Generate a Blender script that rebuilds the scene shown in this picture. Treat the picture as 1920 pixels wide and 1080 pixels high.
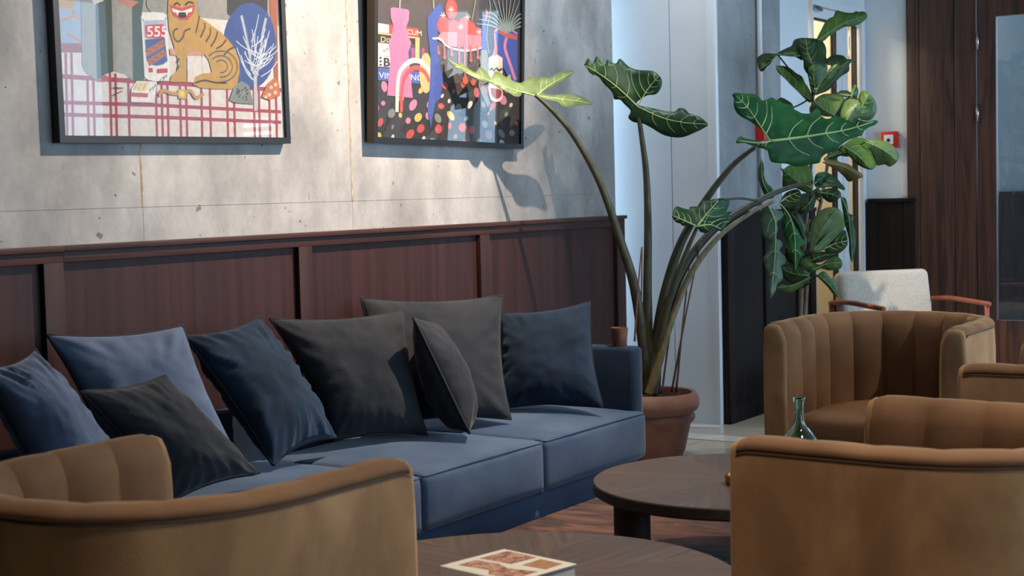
import bpy, bmesh, math, random
from mathutils import Vector, Matrix, noise
from mathutils.geometry import delaunay_2d_cdt, tessellate_polygon

random.seed(7)
SC = bpy.context.scene
for o in list(bpy.data.objects):
    bpy.data.objects.remove(o)
COL = SC.collection

# ------------------------------------------------------------------ camera
F = 2850.0                      # focal length in pixels of the 1920x1080 frame
CAM = Vector((0.0, 0.0, 1.40))
YAW, PITCH, ROLL = math.atan(1840 / 2850), math.atan(180 / 2850), 0.0247
_fh = Vector((math.cos(YAW), math.sin(YAW), 0))
_r0 = Vector((math.sin(YAW), -math.cos(YAW), 0))
FWD = _fh * math.cos(PITCH) - Vector((0, 0, 1)) * math.sin(PITCH)
_u0 = _r0.cross(FWD)
RGT = _r0 * math.cos(ROLL) - _u0 * math.sin(ROLL)
UPV = _u0 * math.cos(ROLL) + _r0 * math.sin(ROLL)
cd = bpy.data.cameras.new('camera')
cd.sensor_width = 36
cd.lens = 36 * F / 1920
cd.clip_start, cd.clip_end = 0.05, 200
cd.dof.use_dof = True
cd.dof.focus_distance = 6.9
cd.dof.aperture_fstop = 4.5
cam = bpy.data.objects.new('camera', cd)
cam.matrix_world = Matrix(((RGT.x, UPV.x, -FWD.x, CAM.x), (RGT.y, UPV.y, -FWD.y, CAM.y),
                           (RGT.z, UPV.z, -FWD.z, CAM.z), (0, 0, 0, 1)))
COL.objects.link(cam)
SC.camera = cam

# ------------------------------------------------------------------ light
SC.view_settings.view_transform = 'Standard'
SC.view_settings.look = 'None'
SC.view_settings.gamma = 1
SC.view_settings.use_curve_mapping = False
SC.view_settings.exposure = 0.08
world = bpy.data.worlds.new('sky')
world.use_nodes = True
SC.world = world
_bg = world.node_tree.nodes['Background']
_bg.inputs['Color'].default_value = (0.50, 0.74, 1.0, 1)
_bg.inputs['Strength'].default_value = 4.9


def spot(name, loc, target, power, colour, angle, blend, radius):
    ld = bpy.data.lights.new(name, 'SPOT')
    ld.energy, ld.color = power, colour
    ld.spot_size, ld.spot_blend, ld.shadow_soft_size = math.radians(angle), blend, radius
    o = bpy.data.objects.new(name, ld)
    o.location = loc
    o.rotation_euler = (Vector(target) - Vector(loc)).to_track_quat('-Z', 'Y').to_euler()
    COL.objects.link(o)
    return o


WARM = (1.0, 0.83, 0.67)
spot('track_spotlight', (6.15, 2.55, 3.6), (5.2, 4.37, 1.5), 850, WARM, 92, 0.9, 0.02)
spot('track_spotlight', (7.25, 2.85, 3.55), (9.5, 2.95, 0.72), 420, WARM, 20, 0.5, 0.02)
spot('track_spotlight', (7.6, -0.4, 3.5), (7.25, 1.97, 0.6), 300, WARM, 30, 0.8, 0.05)

for _x, _y, _p in ((2.6, 1.3, 330), (4.5, .9, 330), (6.9, 1.3, 50)):
    spot('downlight_and_fill', (_x, _y, 3.66), (_x, _y + .1, 0), _p, (1.0, .87, .72), 74, .7, .16)

spot('downlight_and_fill', (7.35, 3.5, 3.66), (7.45, 3.62, 0), 105, (.92, .96, 1.0), 120, .6, .22)  # added soft fill to brighten the white jog and the wall end

# ------------------------------------------------------------------ geometry helpers


def ray(x, y):
    return FWD + RGT * ((x - 960) / F) - UPV * ((y - 540) / F)


def at(x, y, d):
    return CAM + ray(x, y) * d


def onZ(x, y, z):
    r = ray(x, y)
    return CAM + r * ((z - CAM.z) / r.z)


def onY(x, y, Y):
    r = ray(x, y)
    return CAM + r * (Y / r.y)


def onX(x, y, X):
    r = ray(x, y)
    return CAM + r * (X / r.x)


OFF = {}


def thing(name, label, cat, loc, group=None, kind=None):
    o = bpy.data.objects.new(name, None)
    COL.objects.link(o)
    o.location = loc
    OFF[o.name] = Vector(loc)
    o.empty_display_size = 0.1
    tag(o, label, cat, group, kind)
    return o


def tag(o, label=None, cat=None, group=None, kind=None):
    if label:
        o['label'] = label
    if cat:
        o['category'] = cat
    if group:
        o['group'] = group
    if kind:
        o['kind'] = kind
    return o


def build(name, verts, faces, mat, parent=None, smooth=True, mats=None, idx=None, local=False, auto=None):
    """one mesh object; verts are world coordinates unless local"""
    off = OFF.get(parent.name, Vector()) if parent else Vector()
    if local:
        off = Vector()
    me = bpy.data.meshes.new(name)
    me.from_pydata([Vector(v) - off for v in verts], [], faces)
    if mats:
        for m in mats:
            me.materials.append(m)
        me.polygons.foreach_set('material_index', idx)
    elif mat:
        me.materials.append(mat)
    me.polygons.foreach_set('use_smooth', [smooth] * len(me.polygons))
    me.update()
    if smooth and auto:
        me.set_sharp_from_angle(angle=math.radians(auto))
    o = bpy.data.objects.new(name, me)
    COL.objects.link(o)
    if parent:
        o.parent = parent
        OFF[o.name] = OFF.get(parent.name, Vector())
    return o


class MB:
    def __init__(s):
        s.v, s.f, s.i = [], [], []

    def add(s, v, f, mi=0):
        n = len(s.v)
        s.v += [Vector(p) for p in v]
        s.f += [tuple(k + n for k in q) for q in f]
        s.i += [mi] * len(f)
        return s

    def box(s, lo, hi, bev=0.0, M=None, mi=0):
        x0, y0, z0 = lo
        x1, y1, z1 = hi
        if bev <= 0:
            v = [(x, y, z) for z in (z0, z1) for y in (y0, y1) for x in (x0, x1)]
            f = [(0, 2, 3, 1), (4, 5, 7, 6), (0, 1, 5, 4), (2, 6, 7, 3), (0, 4, 6, 2), (1, 3, 7, 5)]
        else:
            bm = bmesh.new()
            bmesh.ops.create_cube(bm, size=1)
            for p in bm.verts:
                p.co = Vector(((x0 + x1) / 2 + p.co.x * (x1 - x0), (y0 + y1) / 2 + p.co.y * (y1 - y0), (z0 + z1) / 2 + p.co.z * (z1 - z0)))
            bmesh.ops.bevel(bm, geom=bm.edges[:], offset=bev, segments=2, affect='EDGES', profile=0.5)
            bm.verts.index_update()
            v = [p.co.copy() for p in bm.verts]
            f = [tuple(q.index for q in fa.verts) for fa in bm.faces]
            bm.free()
        if M:
            v = [M @ Vector(p) for p in v]
        return s.add(v, f, mi)

    def tube(s, pts, rad, n=8, caps=True, mi=0):
        pts = [Vector(p) for p in pts]
        if not hasattr(rad, '__len__'):
            rad = [rad] * len(pts)
        v, f = [], []
        up = Vector((0, 0, 1))
        prev = None
        for i, p in enumerate(pts):
            t = (pts[min(i + 1, len(pts) - 1)] - pts[max(i - 1, 0)])
            if t.length < 1e-9:
                t = Vector((0, 0, 1))
            t.normalize()
            if prev is None:
                a = t.cross(up)
                if a.length < 0.05:
                    a = t.cross(Vector((1, 0, 0)))
            else:
                a = prev - t * prev.dot(t)
            a.normalize()
            prev = a
            b = t.cross(a)
            for k in range(n):
                w = 2 * math.pi * k / n
                v.append(p + (a * math.cos(w) + b * math.sin(w)) * rad[i])
        for i in range(len(pts) - 1):
            for k in range(n):
                f.append((i * n + k, i * n + (k + 1) % n, (i + 1) * n + (k + 1) % n, (i + 1) * n + k))
        if caps:
            f.append(tuple(range(n - 1, -1, -1)))
            f.append(tuple((len(pts) - 1) * n + k for k in range(n)))
        return s.add(v, f, mi)

    def lathe(s, prof, c, n=32, mi=0):
        v, f = [], []
        m = len(prof)
        for k in range(n):
            w = 2 * math.pi * k / n
            for r, z in prof:
                v.append((c[0] + r * math.cos(w), c[1] + r * math.sin(w), c[2] + z))
        for k in range(n):
            for j in range(m - 1):
                f.append((k * m + j, ((k + 1) % n) * m + j, ((k + 1) % n) * m + j + 1, k * m + j + 1))
        return s.add(v, f, mi)

    def obj(s, name, mat, parent=None, smooth=False, local=False, auto=None, mats=None):
        return build(name, s.v, s.f, mat, parent, smooth, mats=mats, idx=s.i if mats else None, local=local, auto=auto)


def slab(name, lo, hi, mat, parent=None, bev=0.0):
    lo2 = [min(a, b) for a, b in zip(lo, hi)]
    hi2 = [max(a, b) for a, b in zip(lo, hi)]
    return MB().box(lo2, hi2, bev).obj(name, mat, parent, smooth=bev > 0, auto=40)


def smooth_path(pts, n=8):
    """Catmull-Rom through the points (any dimension as Vector)"""
    pts = [Vector(p) for p in pts]
    out = []
    for i in range(len(pts) - 1):
        p0, p1, p2, p3 = pts[max(i - 1, 0)], pts[i], pts[i + 1], pts[min(i + 2, len(pts) - 1)]
        for k in range(n):
            t = k / n
            out.append(0.5 * ((2 * p1) + (p2 - p0) * t + (2 * p0 - 5 * p1 + 4 * p2 - p3) * t * t + (3 * p1 - p0 - 3 * p2 + p3) * t ** 3))
    out.append(pts[-1])
    return out


# ------------------------------------------------------------------ materials
def lin(c):
    return tuple(((v / 255) / 12.92 if v / 255 <= 0.04045 else ((v / 255 + 0.055) / 1.055) ** 2.4) for v in c) + (1,)


def mat(name, rgb, rough=0.6, rgb2=None, scale=(4, 4, 4), detail=4, sheen=0, bump=0, bscale=None, metal=0, coat=0, lo=0.35, hi=0.65,
        spec=0.5, subsurf=0, distort=0.0, sheen_tint=None, sheen_rough=0.35):
    m = bpy.data.materials.new(name)
    m.use_nodes = True
    nt = m.node_tree
    b = nt.nodes['Principled BSDF']
    b.inputs['Base Color'].default_value = lin(rgb)
    b.inputs['Roughness'].default_value = rough
    b.inputs['Metallic'].default_value = metal
    b.inputs['Specular IOR Level'].default_value = spec
    b.inputs['Coat Weight'].default_value = coat
    if sheen:
        b.inputs['Sheen Weight'].default_value = sheen
        b.inputs['Sheen Roughness'].default_value = sheen_rough
        if sheen_tint:
            b.inputs['Sheen Tint'].default_value = lin(sheen_tint)
    tc = nt.nodes.new('ShaderNodeTexCoord')
    mp = nt.nodes.new('ShaderNodeMapping')
    mp.inputs['Scale'].default_value = scale
    nt.links.new(tc.outputs['Object'], mp.inputs['Vector'])
    if rgb2:
        nz = nt.nodes.new('ShaderNodeTexNoise')
        nz.inputs['Scale'].default_value = 1
        nz.inputs['Detail'].default_value = detail
        nz.inputs['Distortion'].default_value = distort
        nt.links.new(mp.outputs[0], nz.inputs['Vector'])
        rp = nt.nodes.new('ShaderNodeValToRGB')
        rp.color_ramp.elements[0].position, rp.color_ramp.elements[1].position = lo, hi
        rp.color_ramp.elements[0].color, rp.color_ramp.elements[1].color = lin(rgb), lin(rgb2)
        nt.links.new(nz.outputs['Fac'], rp.inputs['Fac'])
        nt.links.new(rp.outputs[0], b.inputs['Base Color'])
    if bump:
        n2 = nt.nodes.new('ShaderNodeTexNoise')
        n2.inputs['Scale'].default_value = 1
        n2.inputs['Detail'].default_value = 3
        m2 = nt.nodes.new('ShaderNodeMapping')
        m2.inputs['Scale'].default_value = bscale or scale
        nt.links.new(tc.outputs['Object'], m2.inputs['Vector'])
        nt.links.new(m2.outputs[0], n2.inputs['Vector'])
        bp = nt.nodes.new('ShaderNodeBump')
        bp.inputs['Strength'].default_value = bump
        bp.inputs['Distance'].default_value = 0.01
        nt.links.new(n2.outputs['Fac'], bp.inputs['Height'])
        nt.links.new(bp.outputs[0], b.inputs['Normal'])
    return m


def flat(name, rgb, rough=0.7):
    m = bpy.data.materials.new(name)
    m.use_nodes = True
    b = m.node_tree.nodes['Principled BSDF']
    b.inputs['Base Color'].default_value = lin(rgb)
    b.inputs['Roughness'].default_value = rough
    return m


def clear_pane(name, tint=(1, 1, 1), gain=1.0):
    """thin window or picture glass: transparent with a Schlick reflection, the same from both sides"""
    m = bpy.data.materials.new(name)
    m.use_nodes = True
    nt = m.node_tree
    nt.nodes.clear()
    out = nt.nodes.new('ShaderNodeOutputMaterial')
    tr = nt.nodes.new('ShaderNodeBsdfTransparent')
    tr.inputs['Color'].default_value = (*tint, 1)
    gl = nt.nodes.new('ShaderNodeBsdfGlossy')
    gl.inputs['Roughness'].default_value = 0.0
    geo = nt.nodes.new('ShaderNodeNewGeometry')
    dot = nt.nodes.new('ShaderNodeVectorMath')
    dot.operation = 'DOT_PRODUCT'
    nt.links.new(geo.outputs['Normal'], dot.inputs[0])
    nt.links.new(geo.outputs['Incoming'], dot.inputs[1])

    def math_(op, x, y):
        n = nt.nodes.new('ShaderNodeMath')
        n.operation = op
        n.use_clamp = True
        for k, q in enumerate((x, y)):
            if isinstance(q, (int, float)):
                n.inputs[k].default_value = q
            else:
                nt.links.new(q, n.inputs[k])
        return n.outputs[0]
    ab = math_('ABSOLUTE', dot.outputs['Value'], 0)
    p5 = math_('POWER', math_('SUBTRACT', 1.0, ab), 5.0)
    fac = math_('ADD', math_('MULTIPLY', p5, .9 * gain), .04 * gain)
    mx = nt.nodes.new('ShaderNodeMixShader')
    nt.links.new(fac, mx.inputs['Fac'])
    nt.links.new(tr.outputs[0], mx.inputs[1])
    nt.links.new(gl.outputs[0], mx.inputs[2])
    nt.links.new(mx.outputs[0], out.inputs['Surface'])
    return m


def concrete(name, c1, c2, c3):
    """board-marked concrete: cloudy tone, faint staining, small blow-holes"""
    m = bpy.data.materials.new(name)
    m.use_nodes = True
    nt = m.node_tree
    N, L = nt.nodes, nt.links
    b = N['Principled BSDF']
    b.inputs['Roughness'].default_value = 0.75
    geo = N.new('ShaderNodeNewGeometry')

    def nz(scale, detail, sc=(1, 1, 1), rough=0.55):
        mp = N.new('ShaderNodeMapping')
        mp.inputs['Scale'].default_value = sc
        L.new(geo.outputs['Position'], mp.inputs['Vector'])
        n = N.new('ShaderNodeTexNoise')
        n.inputs['Scale'].default_value = scale
        n.inputs['Detail'].default_value = detail
        n.inputs['Roughness'].default_value = rough
        L.new(mp.outputs[0], n.inputs['Vector'])
        return n.outputs['Fac']

    def ramp(fac, p0, p1, a, z):
        r = N.new('ShaderNodeValToRGB')
        r.color_ramp.elements[0].position, r.color_ramp.elements[1].position = p0, p1
        r.color_ramp.elements[0].color, r.color_ramp.elements[1].color = a, z
        L.new(fac, r.inputs['Fac'])
        return r.outputs[0]

    def mix(fac, a, z, mode='MIX'):
        x = N.new('ShaderNodeMix')
        x.data_type = 'RGBA'
        x.blend_type = mode
        if isinstance(fac, float):
            x.inputs['Factor'].default_value = fac
        else:
            L.new(fac, x.inputs['Factor'])
        L.new(a, x.inputs['A'])
        L.new(z, x.inputs['B'])
        return x.outputs['Result']
    base = ramp(nz(1.6, 7), 0.32, 0.68, lin(c1), lin(c2))
    stain = ramp(nz(3.3, 6, (1, 1, 0.45)), 0.38, 0.62, lin(c3), lin(c2))
    col = mix(0.45, base, stain)
    fine = ramp(nz(38, 5), 0.3, 0.6, (0.86, 0.86, 0.86, 1), (1, 1, 1, 1))
    col = mix(0.55, col, fine, 'MULTIPLY')
    vo = N.new('ShaderNodeTexVoronoi')
    vo.inputs['Scale'].default_value = 17
    vo.inputs['Randomness'].default_value = 1
    wv = N.new('ShaderNodeVectorMath')
    wv.operation = 'ADD'
    nd = N.new('ShaderNodeTexNoise')
    nd.inputs['Scale'].default_value = 30
    L.new(geo.outputs['Position'], nd.inputs['Vector'])
    sc_ = N.new('ShaderNodeVectorMath')
    sc_.operation = 'SCALE'
    sc_.inputs['Scale'].default_value = 0.025
    L.new(nd.outputs['Color'], sc_.inputs[0])
    L.new(geo.outputs['Position'], wv.inputs[0])
    L.new(sc_.outputs[0], wv.inputs[1])
    L.new(wv.outputs[0], vo.inputs['Vector'])
    hole = N.new('ShaderNodeValToRGB')
    hole.color_ramp.elements[0].position, hole.color_ramp.elements[1].position = 0.05, 0.085
    hole.color_ramp.elements[0].color, hole.color_ramp.elements[1].color = (0, 0, 0, 1), (1, 1, 1, 1)
    L.new(vo.outputs['Distance'], hole.inputs['Fac'])
    vb = N.new('ShaderNodeTexVoronoi')
    vb.inputs['Scale'].default_value = 6.5
    wv2 = N.new('ShaderNodeVectorMath')
    wv2.operation = 'ADD'
    sc2 = N.new('ShaderNodeVectorMath')
    sc2.operation = 'SCALE'
    sc2.inputs['Scale'].default_value = 0.06
    L.new(nd.outputs['Color'], sc2.inputs[0])
    L.new(geo.outputs['Position'], wv2.inputs[0])
    L.new(sc2.outputs[0], wv2.inputs[1])
    L.new(wv2.outputs[0], vb.inputs['Vector'])
    big = ramp(vb.outputs['Distance'], .05, .075, (.25, .25, .25, 1), (1, 1, 1, 1))
    # only some areas hold blow-holes
    area = ramp(nz(2.3, 2), 0.42, 0.5, (1, 1, 1, 1), (0, 0, 0, 1))
    hm = N.new('ShaderNodeMix')
    hm.data_type = 'RGBA'
    hm.blend_type = 'LIGHTEN'
    hm.inputs['Factor'].default_value = 1
    L.new(hole.outputs[0], hm.inputs['A'])
    L.new(area, hm.inputs['B'])
    hl = N.new('ShaderNodeValToRGB')
    hl.color_ramp.elements[0].color = (0.35, 0.32, 0.29, 1)
    hl.color_ramp.elements[1].color = (1, 1, 1, 1)
    L.new(hm.outputs['Result'], hl.inputs['Fac'])
    col = mix(1.0, col, hl.outputs[0], 'MULTIPLY')
    col = mix(.8, col, big, 'MULTIPLY')
    col = mix(.6, col, ramp(nz(7.5, 8, (1, 1, .8), .65), .36, .60, (.74, .74, .75, 1), (1.0, 1.0, 1.0, 1)), 'MULTIPLY')
    L.new(col, b.inputs['Base Color'])
    bp = N.new('ShaderNodeBump')
    bp.inputs['Strength'].default_value = 0.5
    bp.inputs['Distance'].default_value = 0.006
    L.new(hm.outputs['Result'], bp.inputs['Height'])
    bp2 = N.new('ShaderNodeBump')
    bp2.inputs['Strength'].default_value = 0.12
    bp2.inputs['Distance'].default_value = 0.006
    L.new(nz(28, 6), bp2.inputs['Height'])
    L.new(bp.outputs[0], bp2.inputs['Normal'])
    L.new(bp2.outputs[0], b.inputs['Normal'])
    return m


M = {}
M['concrete'] = concrete('concrete', (132, 129, 127), (192, 187, 181), (118, 115, 112))
M['concrete_col'] = concrete('column_concrete', (140, 142, 143), (172, 172, 172), (126, 128, 130))
M['grout'] = mat('joint_grout', (186, 172, 146), .9, (150, 128, 96), (20, 20, 30), 5)
M['wood_red'] = mat('stained_oak', (46, 26, 24), 0.5, (66, 38, 34), (22, 22, 0.8), 8, bump=0.1, bscale=(160, 160, 5), distort=0.4, lo=.3, hi=.7, spec=.22)
M['wood_red_h'] = mat('stained_oak_rail', (50, 29, 25), 0.5, (74, 43, 36), (1.1, 26, 26), 6, bump=0.15, bscale=(5, 160, 160), distort=0.4, spec=.22)
M['wood_dark'] = mat('dark_oak', (48, 29, 23), 0.5, (92, 56, 42), (40, 22, 1.3), 7, bump=0.2, bscale=(150, 150, 5), distort=1.2)
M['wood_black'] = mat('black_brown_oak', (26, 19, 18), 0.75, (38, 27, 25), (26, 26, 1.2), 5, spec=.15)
M['white'] = mat('white_paint', (224, 227, 229), 0.5, (212, 217, 220), (2, 2, 2), 4)
M['white_trim'] = mat('white_metal', (222, 225, 228), 0.35)
M['ceiling'] = flat('ceiling_paint', (150, 150, 148), 0.9)
M['floor'] = mat('polished_stone', (198, 184, 164), 0.22, (174, 160, 140), (3, 3, 3), 8, lo=0.3, hi=0.7)
M['sun_patch'] = mat('white_sun_patch', (226, 224, 218), 0.25, (206, 203, 196), (5, 5, 5), 5)
M['rug'] = mat('rust_rug', (54, 34, 25), 0.95, (116, 74, 52), (9, 2.6, 4), 8, sheen=0.2, bump=0.6, bscale=(120, 120, 120), distort=1.5, lo=0.38, hi=0.62)
M['blue'] = mat('blue_velvet', (40, 58, 82), 0.85, (50, 70, 96), (3.5, 3.5, 3.5), 6, sheen=0.5, sheen_tint=(170, 180, 200), bump=0.12, bscale=(240, 240, 240), spec=0.15)
M['blue_seat'] = mat('blue_seat_velvet', (58, 73, 95), 0.85, (75, 90, 109), (3.5, 3.5, 3.5), 6, sheen=0.4, sheen_tint=(180, 190, 205), bump=0.1, bscale=(240, 240, 240), spec=0.15)
M['navy'] = mat('navy_velvet', (27, 39, 52), 0.85, (37, 52, 70), (4, 4, 4), 6, sheen=0.5, sheen_tint=(150, 170, 200), bump=0.12, bscale=(240, 240, 240), spec=0.12)
M['slate'] = mat('slate_velvet', (37, 40, 45), 0.85, (52, 53, 57), (4, 4, 4), 6, sheen=0.5, sheen_tint=(170, 165, 165), bump=0.12, bscale=(240, 240, 240), spec=0.12)
M['pale_blue'] = mat('pale_blue_velvet', (72, 84, 104), 0.85, (90, 102, 122), (4, 4, 4), 6, sheen=0.7, sheen_tint=(190, 200, 225), bump=0.12, bscale=(240, 240, 240), spec=0.12)
M['piping'] = mat('navy_piping', (14, 18, 26), 0.85)
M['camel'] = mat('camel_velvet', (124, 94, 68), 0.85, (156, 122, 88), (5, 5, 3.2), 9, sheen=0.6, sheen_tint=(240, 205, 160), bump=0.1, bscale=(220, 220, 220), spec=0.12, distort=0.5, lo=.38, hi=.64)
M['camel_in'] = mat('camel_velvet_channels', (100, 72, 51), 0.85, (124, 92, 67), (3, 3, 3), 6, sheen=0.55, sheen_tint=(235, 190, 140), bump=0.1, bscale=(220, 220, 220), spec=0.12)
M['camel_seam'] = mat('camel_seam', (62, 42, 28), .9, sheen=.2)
M['walnut'] = mat('walnut_top', (72, 54, 43), 0.42, (98, 77, 62), (1.6, 34, 20), 6, bump=0.06, bscale=(6, 160, 60), distort=0.5)
M['walnut_edge'] = mat('walnut_edge', (46, 34, 28), 0.5, (58, 44, 36), (2, 30, 30), 5)
M['black_leg'] = flat('black_plinth', (26, 22, 20), 0.6)
M['terracotta'] = mat('terracotta', (126, 92, 82), 0.8, (146, 112, 101), (7, 7, 7), 6, bump=0.1, bscale=(60, 60, 60))
M['soil'] = mat('soil', (38, 28, 22), 0.95, (58, 44, 34), (40, 40, 40), 4, bump=1, bscale=(70, 70, 70))
M['black_frame'] = mat('black_frame', (11, 12, 14), 0.5, (16, 17, 19), (8, 8, 40), 3)
M['frame_side'] = mat('frame_brown_side', (84, 68, 50), 0.6, (100, 82, 62), (30, 30, 3), 4)
M['pane'] = clear_pane('picture_glass')
M['door_pane'] = clear_pane('door_glass', (0.82, 0.86, 0.88))
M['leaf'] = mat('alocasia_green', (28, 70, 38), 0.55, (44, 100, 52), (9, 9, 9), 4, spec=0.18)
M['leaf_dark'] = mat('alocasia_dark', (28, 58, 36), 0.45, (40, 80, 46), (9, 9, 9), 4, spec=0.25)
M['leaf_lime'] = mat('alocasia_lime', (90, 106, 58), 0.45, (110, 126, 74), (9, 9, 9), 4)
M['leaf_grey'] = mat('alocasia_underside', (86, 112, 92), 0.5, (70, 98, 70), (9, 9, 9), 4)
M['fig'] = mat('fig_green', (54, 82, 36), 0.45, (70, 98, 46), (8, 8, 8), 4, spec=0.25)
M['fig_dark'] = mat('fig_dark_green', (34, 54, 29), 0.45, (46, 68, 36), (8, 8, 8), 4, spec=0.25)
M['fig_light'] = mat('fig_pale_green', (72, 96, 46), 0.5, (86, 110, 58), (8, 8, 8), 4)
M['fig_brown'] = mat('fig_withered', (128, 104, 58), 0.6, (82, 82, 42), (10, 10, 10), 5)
M['vein'] = flat('leaf_vein', (168, 190, 120), 0.5)
M['vein_dim'] = flat('fig_vein', (108, 140, 84), 0.5)
M['petiole'] = mat('petiole', (70, 72, 50), 0.5, (52, 50, 38), (30, 30, 14), 4)
M['petiole_pale'] = mat('pale_petiole', (124, 108, 76), 0.5, (98, 88, 58), (30, 30, 14), 4)
M['cane'] = mat('brown_cane', (118, 86, 68), 0.7, (88, 62, 50), (30, 30, 14), 4)
M['bark'] = mat('grey_bark', (128, 112, 92), 0.8, (96, 82, 66), (20, 20, 8), 5)
M['boucle'] = mat('boucle', (196, 184, 168), 0.95, (214, 204, 190), (110, 110, 110), 2, bump=1.0, bscale=(130, 130, 130), sheen=0.3)
M['chair_wood'] = mat('red_brown_wood', (132, 66, 44), 0.4, (154, 84, 58), (10, 10, 10), 5)
M['red'] = flat('red_plastic', (198, 34, 30), 0.4)
M['steel'] = mat('brushed_steel', (188, 188, 188), 0.3, metal=1)
M['brass'] = mat('brass', (190, 142, 70), 0.25, metal=1)
M['clay'] = mat('clay_cup', (138, 92, 66), 0.7, (112, 72, 52), (30, 30, 30), 3)
M['cream_lit'] = flat('cream_wall', (224, 208, 180), 0.8)
M['grey_room'] = flat('grey_wall', (84, 86, 87), 0.8)
M['dark_seal'] = flat('dark_seal', (44, 36, 32), 0.6)
M['paper'] = mat('page_edges', (196, 194, 194), 0.8, (170, 170, 174), (3, 3, 220), 2)
bg = bpy.data.materials.new('green_glass')
bg.use_nodes = True
_b = bg.node_tree.nodes['Principled BSDF']
_b.inputs['Base Color'].default_value = (0.62, 0.92, 0.82, 1)
_b.inputs['Transmission Weight'].default_value = 1
_b.inputs['Roughness'].default_value = 0.02
_b.inputs['IOR'].default_value = 1.45
M['bottle'] = bg

# ================================================================== THE ROOM
WY = 4.374      # face of the concrete wall
ENDX = 10.62    # face of the end wall
SIDEY = 3.80    # face of the wall beyond the white jog
CEIL = 3.70

fl = thing('floor', 'polished beige stone floor with sun patches painted as white bands', None, (0, 0, 0), kind='structure')
slab('stone_base', (-3, -2.9, -0.12), (ENDX + 3.5, 5.8, -0.004), M['floor'], fl)
# large stone tiles where they show, between sofa and wainscot
for i in range(5):
    for j in range(5):
        x0, y0 = 6.30 + i * 0.92, 0.9 + j * 0.92
        slab('floor_tile', (x0, y0, -0.03), (x0 + 0.916, y0 + 0.916, 0.0), M['floor'], fl)
pA, pB = onZ(1297, 818, 0), onZ(1420, 827, 0)  # white strips stand in for patches of sunlight on the floor
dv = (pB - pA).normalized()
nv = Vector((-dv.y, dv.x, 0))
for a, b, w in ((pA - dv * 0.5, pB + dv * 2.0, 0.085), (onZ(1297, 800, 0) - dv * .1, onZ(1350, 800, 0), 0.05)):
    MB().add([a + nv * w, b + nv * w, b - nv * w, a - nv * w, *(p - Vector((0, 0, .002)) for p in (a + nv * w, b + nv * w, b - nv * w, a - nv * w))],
             [(3, 2, 1, 0), (0, 1, 5, 4), (2, 3, 7, 6), (1, 2, 6, 5), (3, 0, 4, 7)]).obj('sun_patch_strip', M['sun_patch'], fl).location.z = 0.003

tag(slab('ceiling', (-3, -2.9, CEIL), (ENDX + .3, 5.8, CEIL + .2), M['ceiling']), 'plain pale plaster ceiling', kind='structure')

wl = thing('wall_left', 'board-marked grey concrete wall behind the sofa', None, (0, WY, 0), kind='structure')
slab('concrete_core', (-3, WY + 0.004, 0), (7.925, WY + 0.3, CEIL), M['concrete'], wl)
XJ = [-3, -0.975, 0.31, 1.595, 2.88, 4.165, 5.45, 6.735, 7.93]
ZJ = [0, 1.376, 2.62, CEIL]
for i in range(len(XJ) - 1):
    for j in range(3):
        g = 0.0009
        slab('concrete_panel', (XJ[i] + g, WY, ZJ[j] + (g if j else 0)), (XJ[i + 1] - g, WY + 0.0035, ZJ[j + 1] - g), M['concrete'], wl)

# lime-stained grout in the upright joints
for xj in (4.165, 5.45):
    v_, f_ = [], []
    for k in range(41):
        z_ = 1.38 + (2.6 - 1.38) * k / 40
        w_ = .003 + .0035 * abs(noise.noise(Vector((xj, z_ * 14, 0)))) + (.003 if k < 12 else 0) * random.random()
        o_ = .004 * noise.noise(Vector((z_ * 9, xj, 3)))
        v_ += [(xj - w_ + o_, WY - .0008, z_), (xj + o_, WY - .0022, z_), (xj + w_ + o_, WY - .0008, z_)]
    for k in range(40):
        a_ = 3 * k
        f_ += [(a_, a_ + 1, a_ + 4, a_ + 3), (a_ + 1, a_ + 2, a_ + 5, a_ + 4)]
    build('joint_grout', v_, f_, M['grout'], wl, True)

# wainscot along the concrete wall
wn = thing('trim_1', 'red-brown oak wainscot panelling under the concrete wall', None, (0, WY, 0), kind='structure')
WX1 = 7.945
slab('back_board', (-3, WY - 0.022, 0), (WX1 - .002, WY - 0.001, 1.22), M['wood_red'], wn)
stiles = [(-1.45, -1.36), (-0.18, -.09), (1.09, 1.18), (2.36, 2.45), (3.632, 3.722), (5.008, 5.096), (6.408, 6.496), (7.845, WX1)]
for a, b in stiles:
    slab('stile', (a, WY - 0.052, 0.12), (b, WY - 0.02, 1.186), M['wood_red'], wn, 0.002)
prev = -3
for a, b in stiles:
    if a - prev > .05:
        slab('panel', (prev + .002, WY - 0.027, 0.12), (a - .002, WY - 0.0215, 1.186), M['wood_red'], wn)
    prev = b
for a, b in ((-3, 3.722), (3.7222, WX1)):
    slab('top_rail', (a, WY - 0.052, 1.186), (b, WY - 0.02, 1.226), M['wood_red_h'], wn, 0.0015)
    slab('cap', (a, WY - 0.066, 1.226), (b + (.006 if b > 5 else 0), WY - 0.001, 1.246), M['wood_red_h'], wn, 0.002)
slab('base_rail', (-3, WY - 0.052, 0.0), (WX1, WY - 0.02, 0.12), M['wood_red_h'], wn)

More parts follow.
